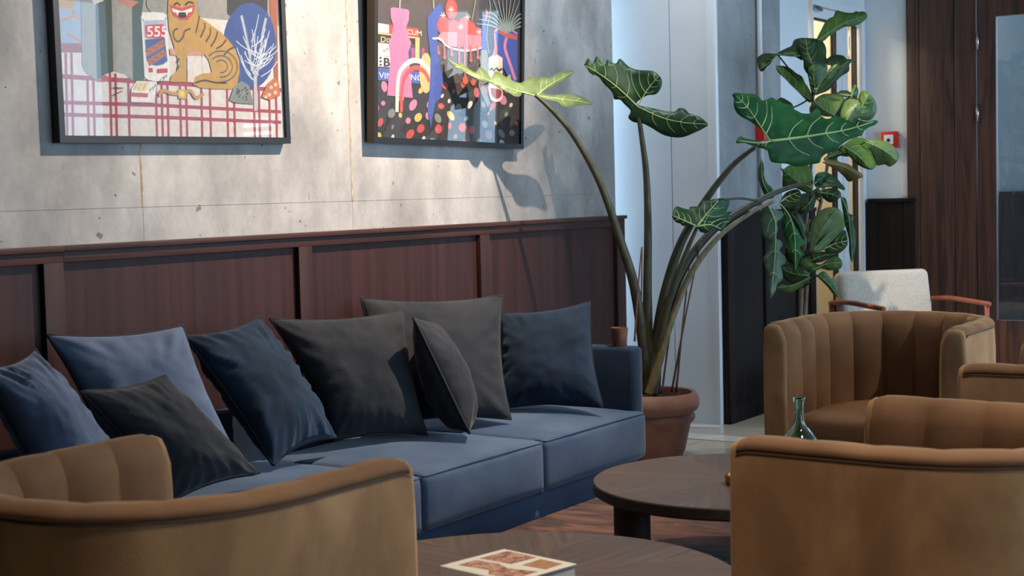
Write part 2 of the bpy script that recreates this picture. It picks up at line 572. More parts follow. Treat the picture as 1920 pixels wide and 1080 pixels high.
# white jog that faces the room past the end of the wainscot
wj = thing('wall_jog', 'white painted metal-clad pier beyond the wainscot', None, (8.12, SIDEY, 0), kind='structure')
slab('pier_core', (8.135, SIDEY + .01, 0), (8.30, 5.3, CEIL), M['white'], wj)
yA = onX(1261, 400, 8.12).y
slab('clad_panel', (8.12, yA + .003, 0.0), (8.14, 5.3, CEIL), M['white'], wj)
slab('clad_panel', (8.12, SIDEY + .055, 0.0), (8.14, yA - .003, CEIL), M['white'], wj)
slab('corner_trim', (8.110, SIDEY - .004, 0.0), (8.15, SIDEY + .052, CEIL), M['white_trim'], wj, .003)
slab('corner_trim', (7.93, WY + .01, 0), (7.945, WY + .3, CEIL), M['white_trim'], wj)

# concrete pier with dark wainscot, then white wall and glazed door
wc = thing('wall_back', 'grey concrete pier and white wall around the glazed door', None, (8.15, SIDEY, 0), kind='structure')
xw = onY(1463, 200, SIDEY).x
xd = onY(1516, 200, SIDEY).x
slab('concrete_pier', (8.152, SIDEY, 0), (xw, 5.3, CEIL), M['concrete_col'], wc)
slab('white_pier', (xw + .002, SIDEY - .004, 0), (xd - .003, SIDEY + .35, CEIL), M['white'], wc)
slab('lintel', (xd, SIDEY - .002, 2.64), (ENDX, SIDEY + .35, CEIL), M['white'], wc)
xp = onY(1420, 200, SIDEY).x
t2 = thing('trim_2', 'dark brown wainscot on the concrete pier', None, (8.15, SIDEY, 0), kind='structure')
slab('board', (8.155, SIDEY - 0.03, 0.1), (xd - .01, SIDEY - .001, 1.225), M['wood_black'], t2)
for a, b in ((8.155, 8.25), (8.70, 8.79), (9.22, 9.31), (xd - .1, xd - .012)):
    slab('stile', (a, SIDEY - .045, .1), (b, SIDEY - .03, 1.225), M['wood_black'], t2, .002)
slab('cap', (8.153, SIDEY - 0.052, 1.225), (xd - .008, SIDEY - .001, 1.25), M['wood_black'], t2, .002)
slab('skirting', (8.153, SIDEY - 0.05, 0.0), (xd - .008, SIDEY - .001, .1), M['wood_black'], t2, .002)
pc = MB().tube([(xp, SIDEY - .022, 1.26), (xp, SIDEY - .022, CEIL - .01)], 0.016, 10).obj('conduit', M['white_trim'], None, True)
tag(pc, 'thin grey conduit pipe running up the concrete pier', 'pipe')
pc['kind'] = 'structure'
pc.name = 'trim_3'
del pc['category']

# glazed door in the recess, warm room behind
d1 = thing('door_1', 'white glazed door with warm light behind', None, (xd, SIDEY, 0), kind='structure')
DY = SIDEY + .02


def dx(px):
    return onY(px, 150, DY).x


ztop = onY(1540, 14, DY).z
slab('frame_post', (dx(1516), DY - .03, 0), (dx(1519), DY + .06, ztop), M['white_trim'], d1)
slab('frame_post', (dx(1609), DY - .03, 0), (ENDX - .003, DY + .06, ztop), M['white_trim'], d1)
slab('frame_head', (dx(1516), DY - .03, ztop), (ENDX - .003, DY + .06, 2.638), M['white_trim'], d1)
zg = onY(1525, 32, DY).z
slab('door_rail', (dx(1519), DY, zg), (dx(1609), DY + .04, ztop - .006), M['white_trim'], d1)
slab('door_stile', (dx(1568), DY, 0), (dx(1578), DY + .04, zg), M['white_trim'], d1)
slab('door_stile', (dx(1579), DY - .004, 0), (dx(1589), DY + .04, zg), M['white_trim'], d1)
slab('kick_rail', (dx(1519), DY, 0), (dx(1568), DY + .04, .25), M['white_trim'], d1)
slab('kick_rail', (dx(1589), DY, 0), (dx(1605), DY + .04, .25), M['white_trim'], d1)
slab('glazing_seal', (dx(1565.5), DY - .003, .25), (dx(1568), DY + .03, zg), M['dark_seal'], d1)
slab('glazing_seal', (dx(1604), DY - .003, .25), (dx(1606.5), DY + .03, zg), M['dark_seal'], d1)
slab('glazing_seal', (dx(1519), DY - .003, zg - .012), (dx(1568), DY + .03, zg), M['dark_seal'], d1)
slab('glass_pane', (dx(1519), DY + .015, .25), (dx(1565.5), DY + .02, zg - .012), M['door_pane'], d1)
slab('glass_pane', (dx(1589), DY + .015, .25), (dx(1604), DY + .02, zg), M['door_pane'], d1)
slab('closer', (dx(1517), DY - .05, onY(1525, 22, DY).z), (dx(1532), DY - .002, onY(1525, 13, DY).z), M['steel'], d1, .004)
# lit corridor behind the door
rb = thing('wall_beyond', 'cream wall of the lit corridor behind the glazed door', None, (10, 5.2, 0), kind='structure')
slab('cream_wall', (9.5, 5.25, 0), (ENDX + .2, 5.35, CEIL), M['cream_lit'], rb)
slab('cream_wall', (ENDX, SIDEY + .065, 0), (ENDX + .2, 5.25, CEIL), M['cream_lit'], rb)
slab('cream_wall', (9.4, SIDEY + .36, 0), (9.5, 5.35, CEIL), M['cream_lit'], rb)
ld = bpy.data.lights.new('corridor_lamp', 'POINT')
ld.energy, ld.color, ld.shadow_soft_size = 75, (1.0, 0.88, 0.70), .12
lo_ = bpy.data.objects.new('corridor_lamp', ld)
lo_.location = (9.95, 4.7, 2.9)
COL.objects.link(lo_)
# oval plate seen through the narrow pane
pO = onX(1597, 80, ENDX - .01)


def ring(mb, y, z, ry, rz, x0, x1, hole=0.0, n=28, pw=4):
    v, f = [], []

    def q(k, s):
        w = 2 * math.pi * k / n
        cx, sx = math.cos(w), math.sin(w)
        return (y + s * ry * math.copysign(abs(cx) ** (2 / pw), cx), z + s * rz * math.copysign(abs(sx) ** (2 / pw), sx))
    for k in range(n):
        (a, b), (c, d) = q(k, 1), q(k, hole)
        v += [(x0, a, b), (x0, c, d), (x1, a, b), (x1, c, d)]
    for k in range(n):
        a, b = 4 * k, 4 * ((k + 1) % n)
        f += [(a, b, b + 1, a + 1), (a + 2, b + 2, b, a), (a + 1, b + 1, b + 3, a + 3)]
    mb.add(v, f)


op = thing('wall_plaque', 'white oval ring plate on the corridor wall behind the narrow glass', 'sign', (ENDX, pO.y, pO.z))
ov = MB()
ring(ov, pO.y, pO.z, .026, .075, ENDX - .02, ENDX - .001, .74)
ov.obj('ring', M['white_trim'], op)
ov = MB()
ring(ov, pO.y, pO.z, .019, .055, ENDX - .012, ENDX - .001)
ov.obj('grey_centre', flat('plaque_grey', (110, 100, 88)), op)
for s in (-1, 1):
    slab('grey_bar', (ENDX - .012, pO.y - .027, pO.z + s * .115 - .024), (ENDX - .001, pO.y + .027, pO.z + s * .115 + .024), flat('plaque_bar', (120, 122, 112)), op)

# end wall
we = thing('wall_right', 'end wall: white strip, dark oak boards and window band', None, (ENDX, 0, 0), kind='structure')


def ey(px, py=200):
    return onX(px, py, ENDX).y


yw = ey(1702)
slab('white_strip', (ENDX, yw, 0), (ENDX + .2, SIDEY + .06, CEIL), M['white'], we)
slab('strip_edge', (ENDX - .004, yw, 1.3), (ENDX + .01, ey(1688), CEIL), M['white_trim'], we)
yb = [yw - .001, ey(1727), ey(1792), ey(1833)]
for i in range(3):
    slab('oak_board', (ENDX - .03, yb[i + 1] + .004, 0), (ENDX + .02, yb[i], CEIL), M['wood_dark'], we, .003)
slab('board_backing', (ENDX + .021, yb[3], 0), (ENDX + .2, yw - .002, CEIL), M['black_leg'], we)
yD1 = yb[3]
yD0 = yD1 - 0.46
slab('oak_board', (ENDX - .03, 1.681, 0), (ENDX + .02, 1.95, CEIL), M['wood_dark'], we)
slab('white_strip', (ENDX, 1.0, 0), (ENDX + .15, 1.68, .3), M['white'], we)
slab('white_strip', (ENDX, 1.0, 2.75), (ENDX + .15, 1.68, CEIL), M['white'], we)
for ya_, yb_ in ((1.0, 1.05), (1.34, 1.42), (1.64, 1.68)):
    slab('mullion', (ENDX, ya_, .3), (ENDX + .1, yb_, 2.75), M['white_trim'], we)
slab('oak_board', (ENDX - .03, 1.951, 2.72), (ENDX + .02, yD1 - .003, CEIL), M['wood_dark'], we)
# rest of the end wall with two small windows with blinds (beyond the picture's edge)
slab('sill_wall', (ENDX, -2.9, 0), (ENDX + .2, 0.999, 1.70), M['white'], we)
slab('head_wall', (ENDX, -2.9, 2.15), (ENDX + .2, 0.999, CEIL), M['white'], we)
for ya_, yb_ in ((.35, 0.999), (-.75, -.1), (-2.9, -1.3)):
    slab('wall_pier', (ENDX, ya_, 1.70), (ENDX + .2, yb_, 2.15), M['white'], we)
for ya_, yb_ in ((-.1, .35), (-1.3, -.75)):
    for k in range(6):
        slab('blind_slat', (ENDX + .05, ya_, 1.72 + k * .075), (ENDX + .055, yb_, 1.76 + k * .075), M['white_trim'], we)
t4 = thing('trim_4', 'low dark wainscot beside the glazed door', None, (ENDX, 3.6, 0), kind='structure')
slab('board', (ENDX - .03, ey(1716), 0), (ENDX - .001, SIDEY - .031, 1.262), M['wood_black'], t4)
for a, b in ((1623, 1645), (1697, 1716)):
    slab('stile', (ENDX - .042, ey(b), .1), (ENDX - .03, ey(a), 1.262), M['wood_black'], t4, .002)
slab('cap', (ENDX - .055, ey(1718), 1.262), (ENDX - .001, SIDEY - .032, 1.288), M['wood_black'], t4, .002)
# dark oak door with a tall pane
d2 = thing('door_2', 'dark oak door with a tall glass pane and steel hinges', None, (ENDX, yD0, 0), kind='structure')
yg1 = ey(1870)
yg0 = yD0 + .06
zt, zb = onX(1890, 29, ENDX).z, onX(1890, 600, ENDX).z
for (s0, g0, g1, s1) in ((yD0, yg0, yg1, yD1 - .004), (1.953, 2.02, yD0 - .07, yD0 - .003)):
    slab('door_stile', (ENDX - .03, g1, 0), (ENDX + .015, s1, 2.715), M['wood_dark'], d2, .002)
    slab('door_stile', (ENDX - .03, s0, 0), (ENDX + .015, g0, 2.715), M['wood_dark'], d2, .002)
    slab('door_rail', (ENDX - .03, g0, zt), (ENDX + .015, g1, 2.715), M['wood_dark'], d2, .002)
    slab('door_rail', (ENDX - .03, g0, 0), (ENDX + .015, g1, zb), M['wood_dark'], d2, .002)
    slab('glass_pane', (ENDX - .01, g0, zb), (ENDX - .004, g1, zt), M['door_pane'], d2)
for y0, y1 in ((62, 93), (197, 228)):
    a, b = onX(1833, y0, ENDX - .03), onX(1833, y1, ENDX - .03)
    MB().tube([(ENDX - .036, a.y, b.z), (ENDX - .036, a.y, a.z)], .011, 10).obj('hinge', M['steel'], d2, True)
# dim room behind the oak door, open to the sky above
r2 = thing('wall_far', 'grey wall with dark wainscot of the room behind the oak door', None, (13.2, 1.5, 0), kind='structure')
slab('grey_wall', (13.2, 3.0, 1.30), (13.3, 4.3, CEIL), M['grey_room'], r2)
slab('dark_wainscot', (13.15, 1.0, 0), (13.3, 4.3, 1.30), M['wood_black'], r2)

# unseen sides of the room: window wall and rear wall
wr = thing('wall_front', 'window wall opposite the sofa', None, (5, -2.8, 0), kind='structure')
slab('sill_wall', (-3, -2.9, 0), (ENDX + .2, -2.8, .45), M['white'], wr)
slab('head_wall', (-3, -2.9, 3.35), (ENDX + .2, -2.8, CEIL), M['white'], wr)
slab('solid_wall', (-3, -2.9, .45), (3.3, -2.8, 3.35), M['wood_dark'], wr)
for x in (4.9, 6.9, 8.8, 10.6):
    slab('mullion', (x - .06, -2.9, .45), (x + .06, -2.8, 3.35), M['white'], wr)
tag(slab('wall_rear', (-3.1, -2.9, 0), (-3, 4.7, CEIL), M['wood_dark']), 'plain rear wall behind the camera', kind='structure')

# fire call points
def call_point(c, n, u, label):
    """box with a white plate and a black button; n outward, u to the side"""
    r = thing('fire_call_point', label, 'alarm', c)
    w = Vector((0, 0, 1))
    R = Matrix((u, -n, w)).transposed().to_4x4()
    Mx = Matrix.Translation(c) @ R
    MB().box((-.058, -.055, -.058), (.058, 0, .058), .006, Mx).obj('housing', M['red'], r, True, auto=40)
    MB().box((-.034, -.059, -.032), (.034, -.054, .034), .003, Mx).obj('break_plate', M['white_trim'], r)
    b = MB()
    b.tube([Mx @ Vector((0, -.058, -.004)), Mx @ Vector((0, -.064, -.004))], .012, 12)
    b.obj('button', flat('button_black', (30, 30, 30)), r)


c = onX(1671, 262, ENDX - .004)
call_point(Vector((ENDX - .004, c.y, c.z)), Vector((-1, 0, 0)), Vector((0, -1, 0)), 'red fire call point on the white strip beside the oak boards')
c = onY(1424, 247, SIDEY - .001)
call_point(Vector((c.x, SIDEY - .001, c.z)), Vector((0, -1, 0)), Vector((1, 0, 0)), 'red fire call point on the concrete pier, half behind a leaf')

# ================================================================== SOFA
SF, SZ = 3.374, 0.344           # front face of the seat cushions, seat height
ax0, ax1 = onY(1188, 700, 3.42).x, onY(1207, 700, 3.42).x
sofa = thing('sofa', 'long slate-blue velvet sofa against the oak wainscot', 'sofa', (4.0, 3.8, 0))


def cushion(name, lo, hi, mat_, parent, crown=.02, bev=.03, front=.015, n=14):
    """upholstered block: crowned top, softly bulging front, rounded edges"""
    (x0, y0, z0), (x1, y1, z1) = lo, hi
    v, f = [], []
    # rounded box by sphere-cube projection of a subdivided cube
    idx = {}

    def P(i, j, k):
        key = (i, j, k)
        if key in idx:
            return idx[key]
        hx, hy, hz = (x1 - x0) / 2, (y1 - y0) / 2, (z1 - z0) / 2

        def co(a, h):
            e = (0, .12, .35, .65, 1)
            if a < 5:
                return -h + bev * e[a]
            if a > n - 5:
                return h - bev * e[n - a]
            return -h + bev + (2 * h - 2 * bev) * (a - 4) / (n - 8)
        q = Vector((co(i, hx), co(j, hy), co(k, hz)))
        u, w, t = q.x / hx, q.y / hy, q.z / hz
        inner = Vector((max(-hx + bev, min(hx - bev, q.x)), max(-hy + bev, min(hy - bev, q.y)), max(-hz + bev, min(hz - bev, q.z))))
        dlt = q - inner
        if dlt.length > 1e-6:
            q = inner + dlt.normalized() * bev
        q.z += crown * (1 - u * u) * (1 - w * w) * (1 if t > 0 else -.2) * max(0, t) ** .5
        if w < 0:
            q.y -= front * (1 - u * u) * (1 - t * t) * (-w) ** 2
        q += Vector(((x0 + x1) / 2, (y0 + y1) / 2, (z0 + z1) / 2))
        q.z += .003 * noise.noise(q * 6) * (1 if t > .5 else 0)
        idx[key] = len(v)
        v.append(q)
        return idx[key]
    for a in range(n):
        for b in range(n):
            f.append((P(a, b, 0), P(a, b + 1, 0), P(a + 1, b + 1, 0), P(a + 1, b, 0)))
            f.append((P(a, b, n), P(a + 1, b, n), P(a + 1, b + 1, n), P(a, b + 1, n)))
            f.append((P(a, 0, b), P(a + 1, 0, b), P(a + 1, 0, b + 1), P(a, 0, b + 1)))
            f.append((P(a, n, b), P(a, n, b + 1), P(a + 1, n, b + 1), P(a + 1, n, b)))
            f.append((P(0, a, b), P(0, a, b + 1), P(0, a + 1, b + 1), P(0, a + 1, b)))
            f.append((P(n, a, b), P(n, a + 1, b), P(n, a + 1, b + 1), P(n, a, b + 1)))
    return build(name, v, f, mat_, parent, True)


cx = [1.93, 2.815, 3.695, 4.578, 5.458, 6.388]
for i in range(5):
    c_ = cushion('seat_cushion', (cx[i] + .0008, SF, .118), (cx[i + 1] - .0008, 4.2, SZ), M['blue_seat'], sofa, crown=.03, bev=.032, n=22)
    w = .0032
    zt_ = SZ - .010
    pts = [(cx[i] + .012, SF + .06, zt_ + .004), (cx[i] + .016, SF + .012, zt_)] + \
          [(cx[i] + .03 + (cx[i + 1] - cx[i] - .06) * k / 12, SF + .006 - .004 * math.sin(math.pi * k / 12), zt_ + .004 * math.sin(math.pi * k / 12)) for k in range(13)] + \
          [(cx[i + 1] - .016, SF + .012, zt_), (cx[i + 1] - .012, SF + .06, zt_ + .004)]
    MB().tube(pts, w, 6).obj('piping', M['blue_seat'], c_, True)
    # upright seam on the front
    xs = cx[i] + .42 * (cx[i + 1] - cx[i])
    MB().tube([(xs, SF - .004, .14), (xs, SF - .0125, .23), (xs, SF - .004, SZ - .03)], .003, 6).obj('front_seam', M['blue_seat'], c_, True)
for q in cx[1:-1]:  # hidden filler added to stop light leaking down between the cushions
    slab('light_stop_rib', (q - .02, SF + .016, .118), (q + .02, 4.19, .30), M['blue'], sofa)
slab('base_frame', (1.93, SF + .035, .0), (6.36, 4.3, .117), M['blue'], sofa, .012)
MB().box((ax0, 3.42, .10), (ax1, 4.29, .648), .022).obj('arm', M['navy'], sofa, True)
MB().box((1.84, 3.42, .0), (1.925, 4.29, .648), .022).obj('arm', M['navy'], sofa, True)
slab('back', (1.93, 4.215, .10), (ax0 - .002, 4.30, .56), M['navy'], sofa, .02)

# ================================================================== PILLOWS


def pillow(label, mat_, TL, TR, BR, BL, T=.105, seed=0, group='velvet cushions on the sofa', wrinkle=.010, pinch=.095, sag=0.12):
    c = [at(*TL), at(*TR), at(*BR), at(*BL)]
    ctr = sum(c, Vector()) / 4
    nrm = ((c[2] - c[0]).cross(c[1] - c[3])).normalized()
    if nrm.dot(CAM - ctr) < 0:
        nrm = -nrm
    base = Vector((ctr.x, ctr.y, min(p.z for p in c)))
    r = thing('cushion', label, 'cushion', base, group)
    n = 40

    def S(u, w):
        uu = u * (1 - pinch * (1 - w * w))
        ww = w * (1 - pinch * (1 - u * u))
        a, b = (uu + 1) / 2, (ww + 1) / 2     # b: 0 bottom, 1 top
        p = (c[3] * (1 - a) + c[2] * a) * (1 - b) + (c[0] * (1 - a) + c[1] * a) * b
        return p

    def H(u, w, side):
        e = max(0, (1 - u * u) * (1 - w * w))
        h = T * e ** .48 * (1 - sag * w)
        q = Vector((u * 2.2 + seed * 3.1, w * 2.2, side * 1.7 + seed))
        h += .012 * noise.noise(q) * e ** .5
        # creases that run in from the edges
        ang = math.atan2(w, u)
        rr = max(abs(u), abs(w))
        h += wrinkle * noise.noise(Vector((ang * 7.5, rr * 1.5, seed * 7 + side))) * (rr ** 2.5) * (1 - rr ** 10) * 2.6
        h += .006 * noise.noise(Vector((u * 6 + seed, w * 6, side * 3.0))) * e ** .5
        return h
    v, f = [], []
    idx = {}

    def V(i, j, side):
        edge = i in (0, n) or j in (0, n)
        key = (i, j, 0 if edge else side)
        if key not in idx:
            u, w = math.sin((2 * i / n - 1) * math.pi / 2), math.sin((2 * j / n - 1) * math.pi / 2)
            p = S(u, w)
            if not edge:
                p = p + nrm * (H(u, w, side) * side)
            idx[key] = len(v)
            v.append(p)
        return idx[key]
    for i in range(n):
        for j in range(n):
            f.append((V(i, j, 1), V(i + 1, j, 1), V(i + 1, j + 1, 1), V(i, j + 1, 1)))
            f.append((V(i, j, -1), V(i, j + 1, -1), V(i + 1, j + 1, -1), V(i + 1, j, -1)))
    build('cover', v, f, mat_, r, True)
    loop = [S(-1 + 2 * k / 14, -1) for k in range(14)] + [S(1, -1 + 2 * k / 14) for k in range(14)] + \
           [S(1 - 2 * k / 14, 1) for k in range(14)] + [S(-1, 1 - 2 * k / 14) for k in range(15)]
    MB().tube(loop, .0062, 6).obj('piping', M['piping'], r, True)
    return r


pillow('dark navy velvet cushion leaning on the sofa arm at the far end', M['navy'], (938, 588, 7.34), (1106, 566, 7.21), (1131, 764, 7.02), (926, 768, 7.12), seed=1)
pillow('large dark slate velvet cushion standing behind the edge-on cushion', M['slate'], (676, 560, 6.84), (942, 554, 7.05), (958, 786, 6.80), (700, 800, 6.58), T=.10, seed=2)
pillow('broad slate velvet cushion between the tipped navy cushion and the edge-on cushion', M['slate'], (506, 598, 6.32), (757, 582, 6.58), (800, 816, 6.42), (628, 826, 6.24), T=.11, seed=3)
pillow('slate velvet cushion turned edge-on with its piped seam to the front', M['slate'], (775, 596, 6.36), (812, 606, 6.72), (868, 806, 6.62), (880, 812, 6.30), T=.105, seed=4, pinch=.05)
pillow('teal-navy velvet cushion tipped on its corner in mid sofa', M['navy'], (343, 630, 5.82), (487, 594, 6.08), (630, 820, 6.12), (512, 872, 5.72), T=.12, seed=5, wrinkle=.018)
pillow('pale blue velvet cushion standing behind the small charcoal cushion', M['pale_blue'], (88, 628, 5.20), (342, 610, 5.52), (448, 860, 5.60), (205, 870, 5.26), T=.105, seed=6)
pillow('small charcoal velvet cushion lying in front of the pale blue cushion', M['slate'], (150, 733, 4.94), (308, 704, 5.19), (487, 888, 5.42), (322, 940, 5.08), T=.11, seed=7, wrinkle=.014)
pillow('pale blue velvet cushion at the picture edge, nearest the oak corner', M['pale_blue'], (-40, 690, 4.80), (66, 655, 4.96), (250, 905, 5.06), (120, 985, 4.76), T=.125, seed=8, wrinkle=.016)
pillow('navy velvet cushion cut off low at the picture edge', M['navy'], (-220, 760, 4.5), (-70, 735, 4.66), (60, 985, 4.7), (-120, 1040, 4.4), T=.09, seed=9)

# clay cup on the far arm
pc_ = onZ(1171, 640, .65)
cup = MB().lathe([(.0, .0), (.032, .0), (.034, .004), (.042, .085), (.0425, .088), (.039, .088), (.031, .008), (0, .008)], ((ax0 + ax1) / 2, onZ(1171, 646, .65).y, .649), 24).obj('clay_cup', M['clay'], None, True, auto=40)
tag(cup, 'small brown clay cup standing on the sofa arm', 'cup')

# ================================================================== ARMCHAIRS
CW, CD, CH, CT = .95, .85, .75, .112


def d_path(w, d, r, n_arc=14, n_side=6):
    """plan line of a tub: front left end, round the back, front right end (local, front at +y)"""
    pts = []
    x = w / 2
    y0 = d / 2
    yb = -d / 2 + r
    for k in range(n_side):
        pts.append(Vector((-x, y0 + (yb - y0) * k / n_side, 0)))
    for k in range(n_arc + 1):
        a = math.pi + (math.pi / 2) * k / n_arc
        pts.append(Vector((-x + r + r * math.cos(a), yb + r * math.sin(a), 0)))
    for k in range(1, n_arc + 1):
        a = 1.5 * math.pi + (math.pi / 2) * k / n_arc
        pts.append(Vector((x - r + r * math.cos(a), yb + r * math.sin(a), 0)))
    for k in range(1, n_side + 1):
        pts.append(Vector((x, yb + (y0 - yb) * k / n_side, 0)))
    return pts


def resample(pts, n):
    L = [0]
    for a, b in zip(pts, pts[1:]):
        L.append(L[-1] + (b - a).length)
    out = []
    for k in range(n + 1):
        t = L[-1] * k / n
        i = max(j for j in range(len(L)) if L[j] <= t + 1e-9)
        i = min(i, len(pts) - 2)
        out.append(pts[i].lerp(pts[i + 1], (t - L[i]) / (L[i + 1] - L[i])))
    return out


def make_chair(label):
    r = thing('tub_armchair', label, 'armchair', (0, 0, 0), 'camel velvet tub armchairs')
    NCH, SUB = 12, 6
    N = NCH * SUB
    mid = resample(d_path(CW - CT, CD - CT / 2, .40), N)
    mid = [q + Vector((0, CT / 4, 0)) for q in mid]
    nor = []
    for i in range(N + 1):
        t = (mid[min(i + 1, N)] - mid[max(i - 1, 0)]).normalized()
        nor.append(Vector((t.y, -t.x, 0)))      # outward? fixed below
    ctr = Vector((0, 0, 0))
    for i in range(N + 1):
        if nor[i].dot(mid[i] - ctr) < 0:
            nor[i] = -nor[i]
    R = .05                                       # top rounding
    h2 = CT / 2

    def drop(i):                                  # arm ends round off towards the front
        e = min(i, N - i) / N
        return .008 * max(0, 1 - e / .02) ** 2
    # outer shell
    prof_o = [(h2, .07), (h2 + .004, .2), (h2 + .005, .45), (h2 + .004, .62), (h2 - .001, CH - .036)]
    v, f = [], []
    m = len(prof_o)
    for i in range(N + 1):
        for o_, z in prof_o:
            v.append(mid[i] + nor[i] * o_ + Vector((0, 0, z - (drop(i) if z > .6 else 0))))
    for i in range(N):
        for j in range(m - 1):
            f.append((i * m + j, (i + 1) * m + j, (i + 1) * m + j + 1, i * m + j + 1))
    build('outer_shell', v, f, M['camel'], r, True, local=True)
    # channels: inner face, over the top, to the outer seam; each one a padded strip
    prof_i = [(-h2, .20, 1), (-h2, .30, 1), (-h2 - .002, .45, 1), (-h2, .60, 1), (-h2 + .004, CH - .07, 1), (-h2 + .022, CH - .026, .8), (-.018, CH - .004, .5),
              (.012, CH, .35), (h2 - .020, CH - .004, .3), (h2 - .005, CH - .014, .3), (h2 + .001, CH - .026, .2), (h2 - .004, CH - .034, .1), (h2 - .012, CH - .040, 0)]
    m = len(prof_i)
    for cidx in range(NCH):
        v, f = [], []
        for k in range(SUB + 1):
            i = cidx * SUB + k
            s = math.sin(math.pi * k / SUB) ** .55
            for a, (o_, z, b) in enumerate(prof_i):
                bul = .024 * s * b
                outw = -1 if o_ < -.02 else (0 if o_ < .03 else 1)
                v.append(mid[i] + nor[i] * (o_ + outw * bul * (1 if outw < 0 else .3)) + Vector((0, 0, z + (bul * .3 if z > CH - .06 else 0) - (drop(i) if z > .6 else 0))))
        for k in range(SUB):
            for a in range(m - 1):
                f.append((k * m + a, k * m + a + 1, (k + 1) * m + a + 1, (k + 1) * m + a))
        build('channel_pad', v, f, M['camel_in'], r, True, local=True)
    MB().tube([mid[i] + nor[i] * (h2 - .001) + Vector((0, 0, CH - .037 - drop(i))) for i in range(N + 1)], .003, 6).obj('rim_seam', M['camel_seam'], r, True, local=True)
    # arm fronts: padded panels closing both ends
    for end in (0, N):
        dirf = Vector((0, 1, 0))
        out = [(-h2, .07), (-h2, .3), (-h2, .6), (-h2 + .004, CH - .07), (-h2 + .022, CH - .026), (-.018, CH - .004), (.012, CH), (h2 - .018, CH - .004), (h2 - .003, CH - .018),
               (h2 - .001, CH - .036), (h2 + .004, .62), (h2 + .005, .45), (h2 + .004, .2), (h2, .07)]
        out = [(o_, z - (drop(end) if z > .6 else 0)) for o_, z in out]
        cz = sum(z for _, z in out) / len(out)
        v, f = [], []
        rings = [(1.0, 0.0), (1.0, .008), (.93, .018), (.75, .024), (.4, .026)]
        n_ = len(out)
        for sc, dy in rings:
            for o_, z in out:
                oo = o_ * sc
                zz = z - (1 - sc) * .09 * (1 if z > .4 else -1)
                v.append(mid[end] + nor[end] * oo + Vector((0, dy, zz)))
        for k in range(len(rings) - 1):
            for j in range(n_):
                f.append((k * n_ + j, k * n_ + (j + 1) % n_, (k + 1) * n_ + (j + 1) % n_, (k + 1) * n_ + j))
        f.append(tuple((len(rings) - 1) * n_ + j for j in range(n_)))
        build('arm_front', v, f, M['camel'], r, True, local=True)
    # seat cushion, tub-shaped
    inner = resample(d_path(CW - 2 * CT - .012, CD - CT + .02, .34), 40)
    inner = [p + Vector((0, CT / 2 - .035, 0)) for p in inner]
    front = [Vector((inner[-1].x + (inner[0].x - inner[-1].x) * k / 12, inner[0].y + .015 * math.sin(math.pi * k / 12), 0)) for k in range(1, 12)]
    plan = inner + front
    cc = sum(plan, Vector()) / len(plan)
    z0, z1 = .205, .312
    rows = [(.90, z0), (.985, z0 + .02), (1.0, (z0 + z1) / 2), (.985, z1 - .025), (.93, z1 - .006), (.75, z1 + .008), (.4, z1 + .018), (.05, z1 + .02)]
    v, f = [], []
    n_ = len(plan)
    for sc, z in rows:
        for p in plan:
            q = cc + (p - cc) * sc
            v.append(Vector((q.x, q.y, z)))
    for k in range(len(rows) - 1):
        for j in range(n_):
            f.append((k * n_ + j, k * n_ + (j + 1) % n_, (k + 1) * n_ + (j + 1) % n_, (k + 1) * n_ + j))
    f.append(tuple(range(n_ - 1, -1, -1)))
    f.append(tuple((len(rows) - 1) * n_ + j for j in range(n_)))
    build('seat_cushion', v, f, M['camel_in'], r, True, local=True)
    # dark seat deck and plinth
    for nm, sc, za, zb_, mt in (('seat_deck', .97, .10, .203, M['black_leg']), ('plinth', .90, 0.0, .10, M['black_leg'])):
        v = [Vector((cc.x + (p.x - cc.x) * sc, cc.y + (p.y - cc.y) * sc - (.04 if nm == 'seat_deck' else .03), z)) for z in (za, zb_) for p in plan]
        f = [(j, (j + 1) % n_, n_ + (j + 1) % n_, n_ + j) for j in range(n_)] + [tuple(range(n_ - 1, -1, -1)), tuple(range(n_, 2 * n_))]
        build(nm, v, f, mt, r, False, local=True)
    return r


def copy_tree(o, parent=None):
    c_ = o.copy()
    COL.objects.link(c_)
    c_.parent = parent
    for ch in list(o.children):
        copy_tree(ch, c_)
    return c_


chair0 = make_chair('camel velvet tub armchair in front of the blue sofa, its back to the camera')
spots = [(2.545, 2.705, -90.5, None),
         (4.005, 1.17, -4, 'camel velvet tub armchair whose dark outer side hides the coffee table edge'),
         (7.075, 2.405, 90, 'camel velvet tub armchair facing the camera in front of the cream chair'),
         (5.805, 1.135, 0, 'camel velvet tub armchair cut off at the picture edge beside the facing armchair')]
for i, (x, y, a, lab) in enumerate(spots):
    o = chair0 if i == 0 else copy_tree(chair0)
    if lab:
        o['label'] = lab
    o.location = (x, y, 0.0065)
    o.rotation_euler = (0, 0, math.radians(a))

# ================================================================== RUG, TABLES
rug = MB().box((2.0, .55, .0005), (6.20, 3.405, .006)).obj('rug', M['rug'])
tag(rug, 'rust and brown mottled rug under the coffee tables', 'rug')


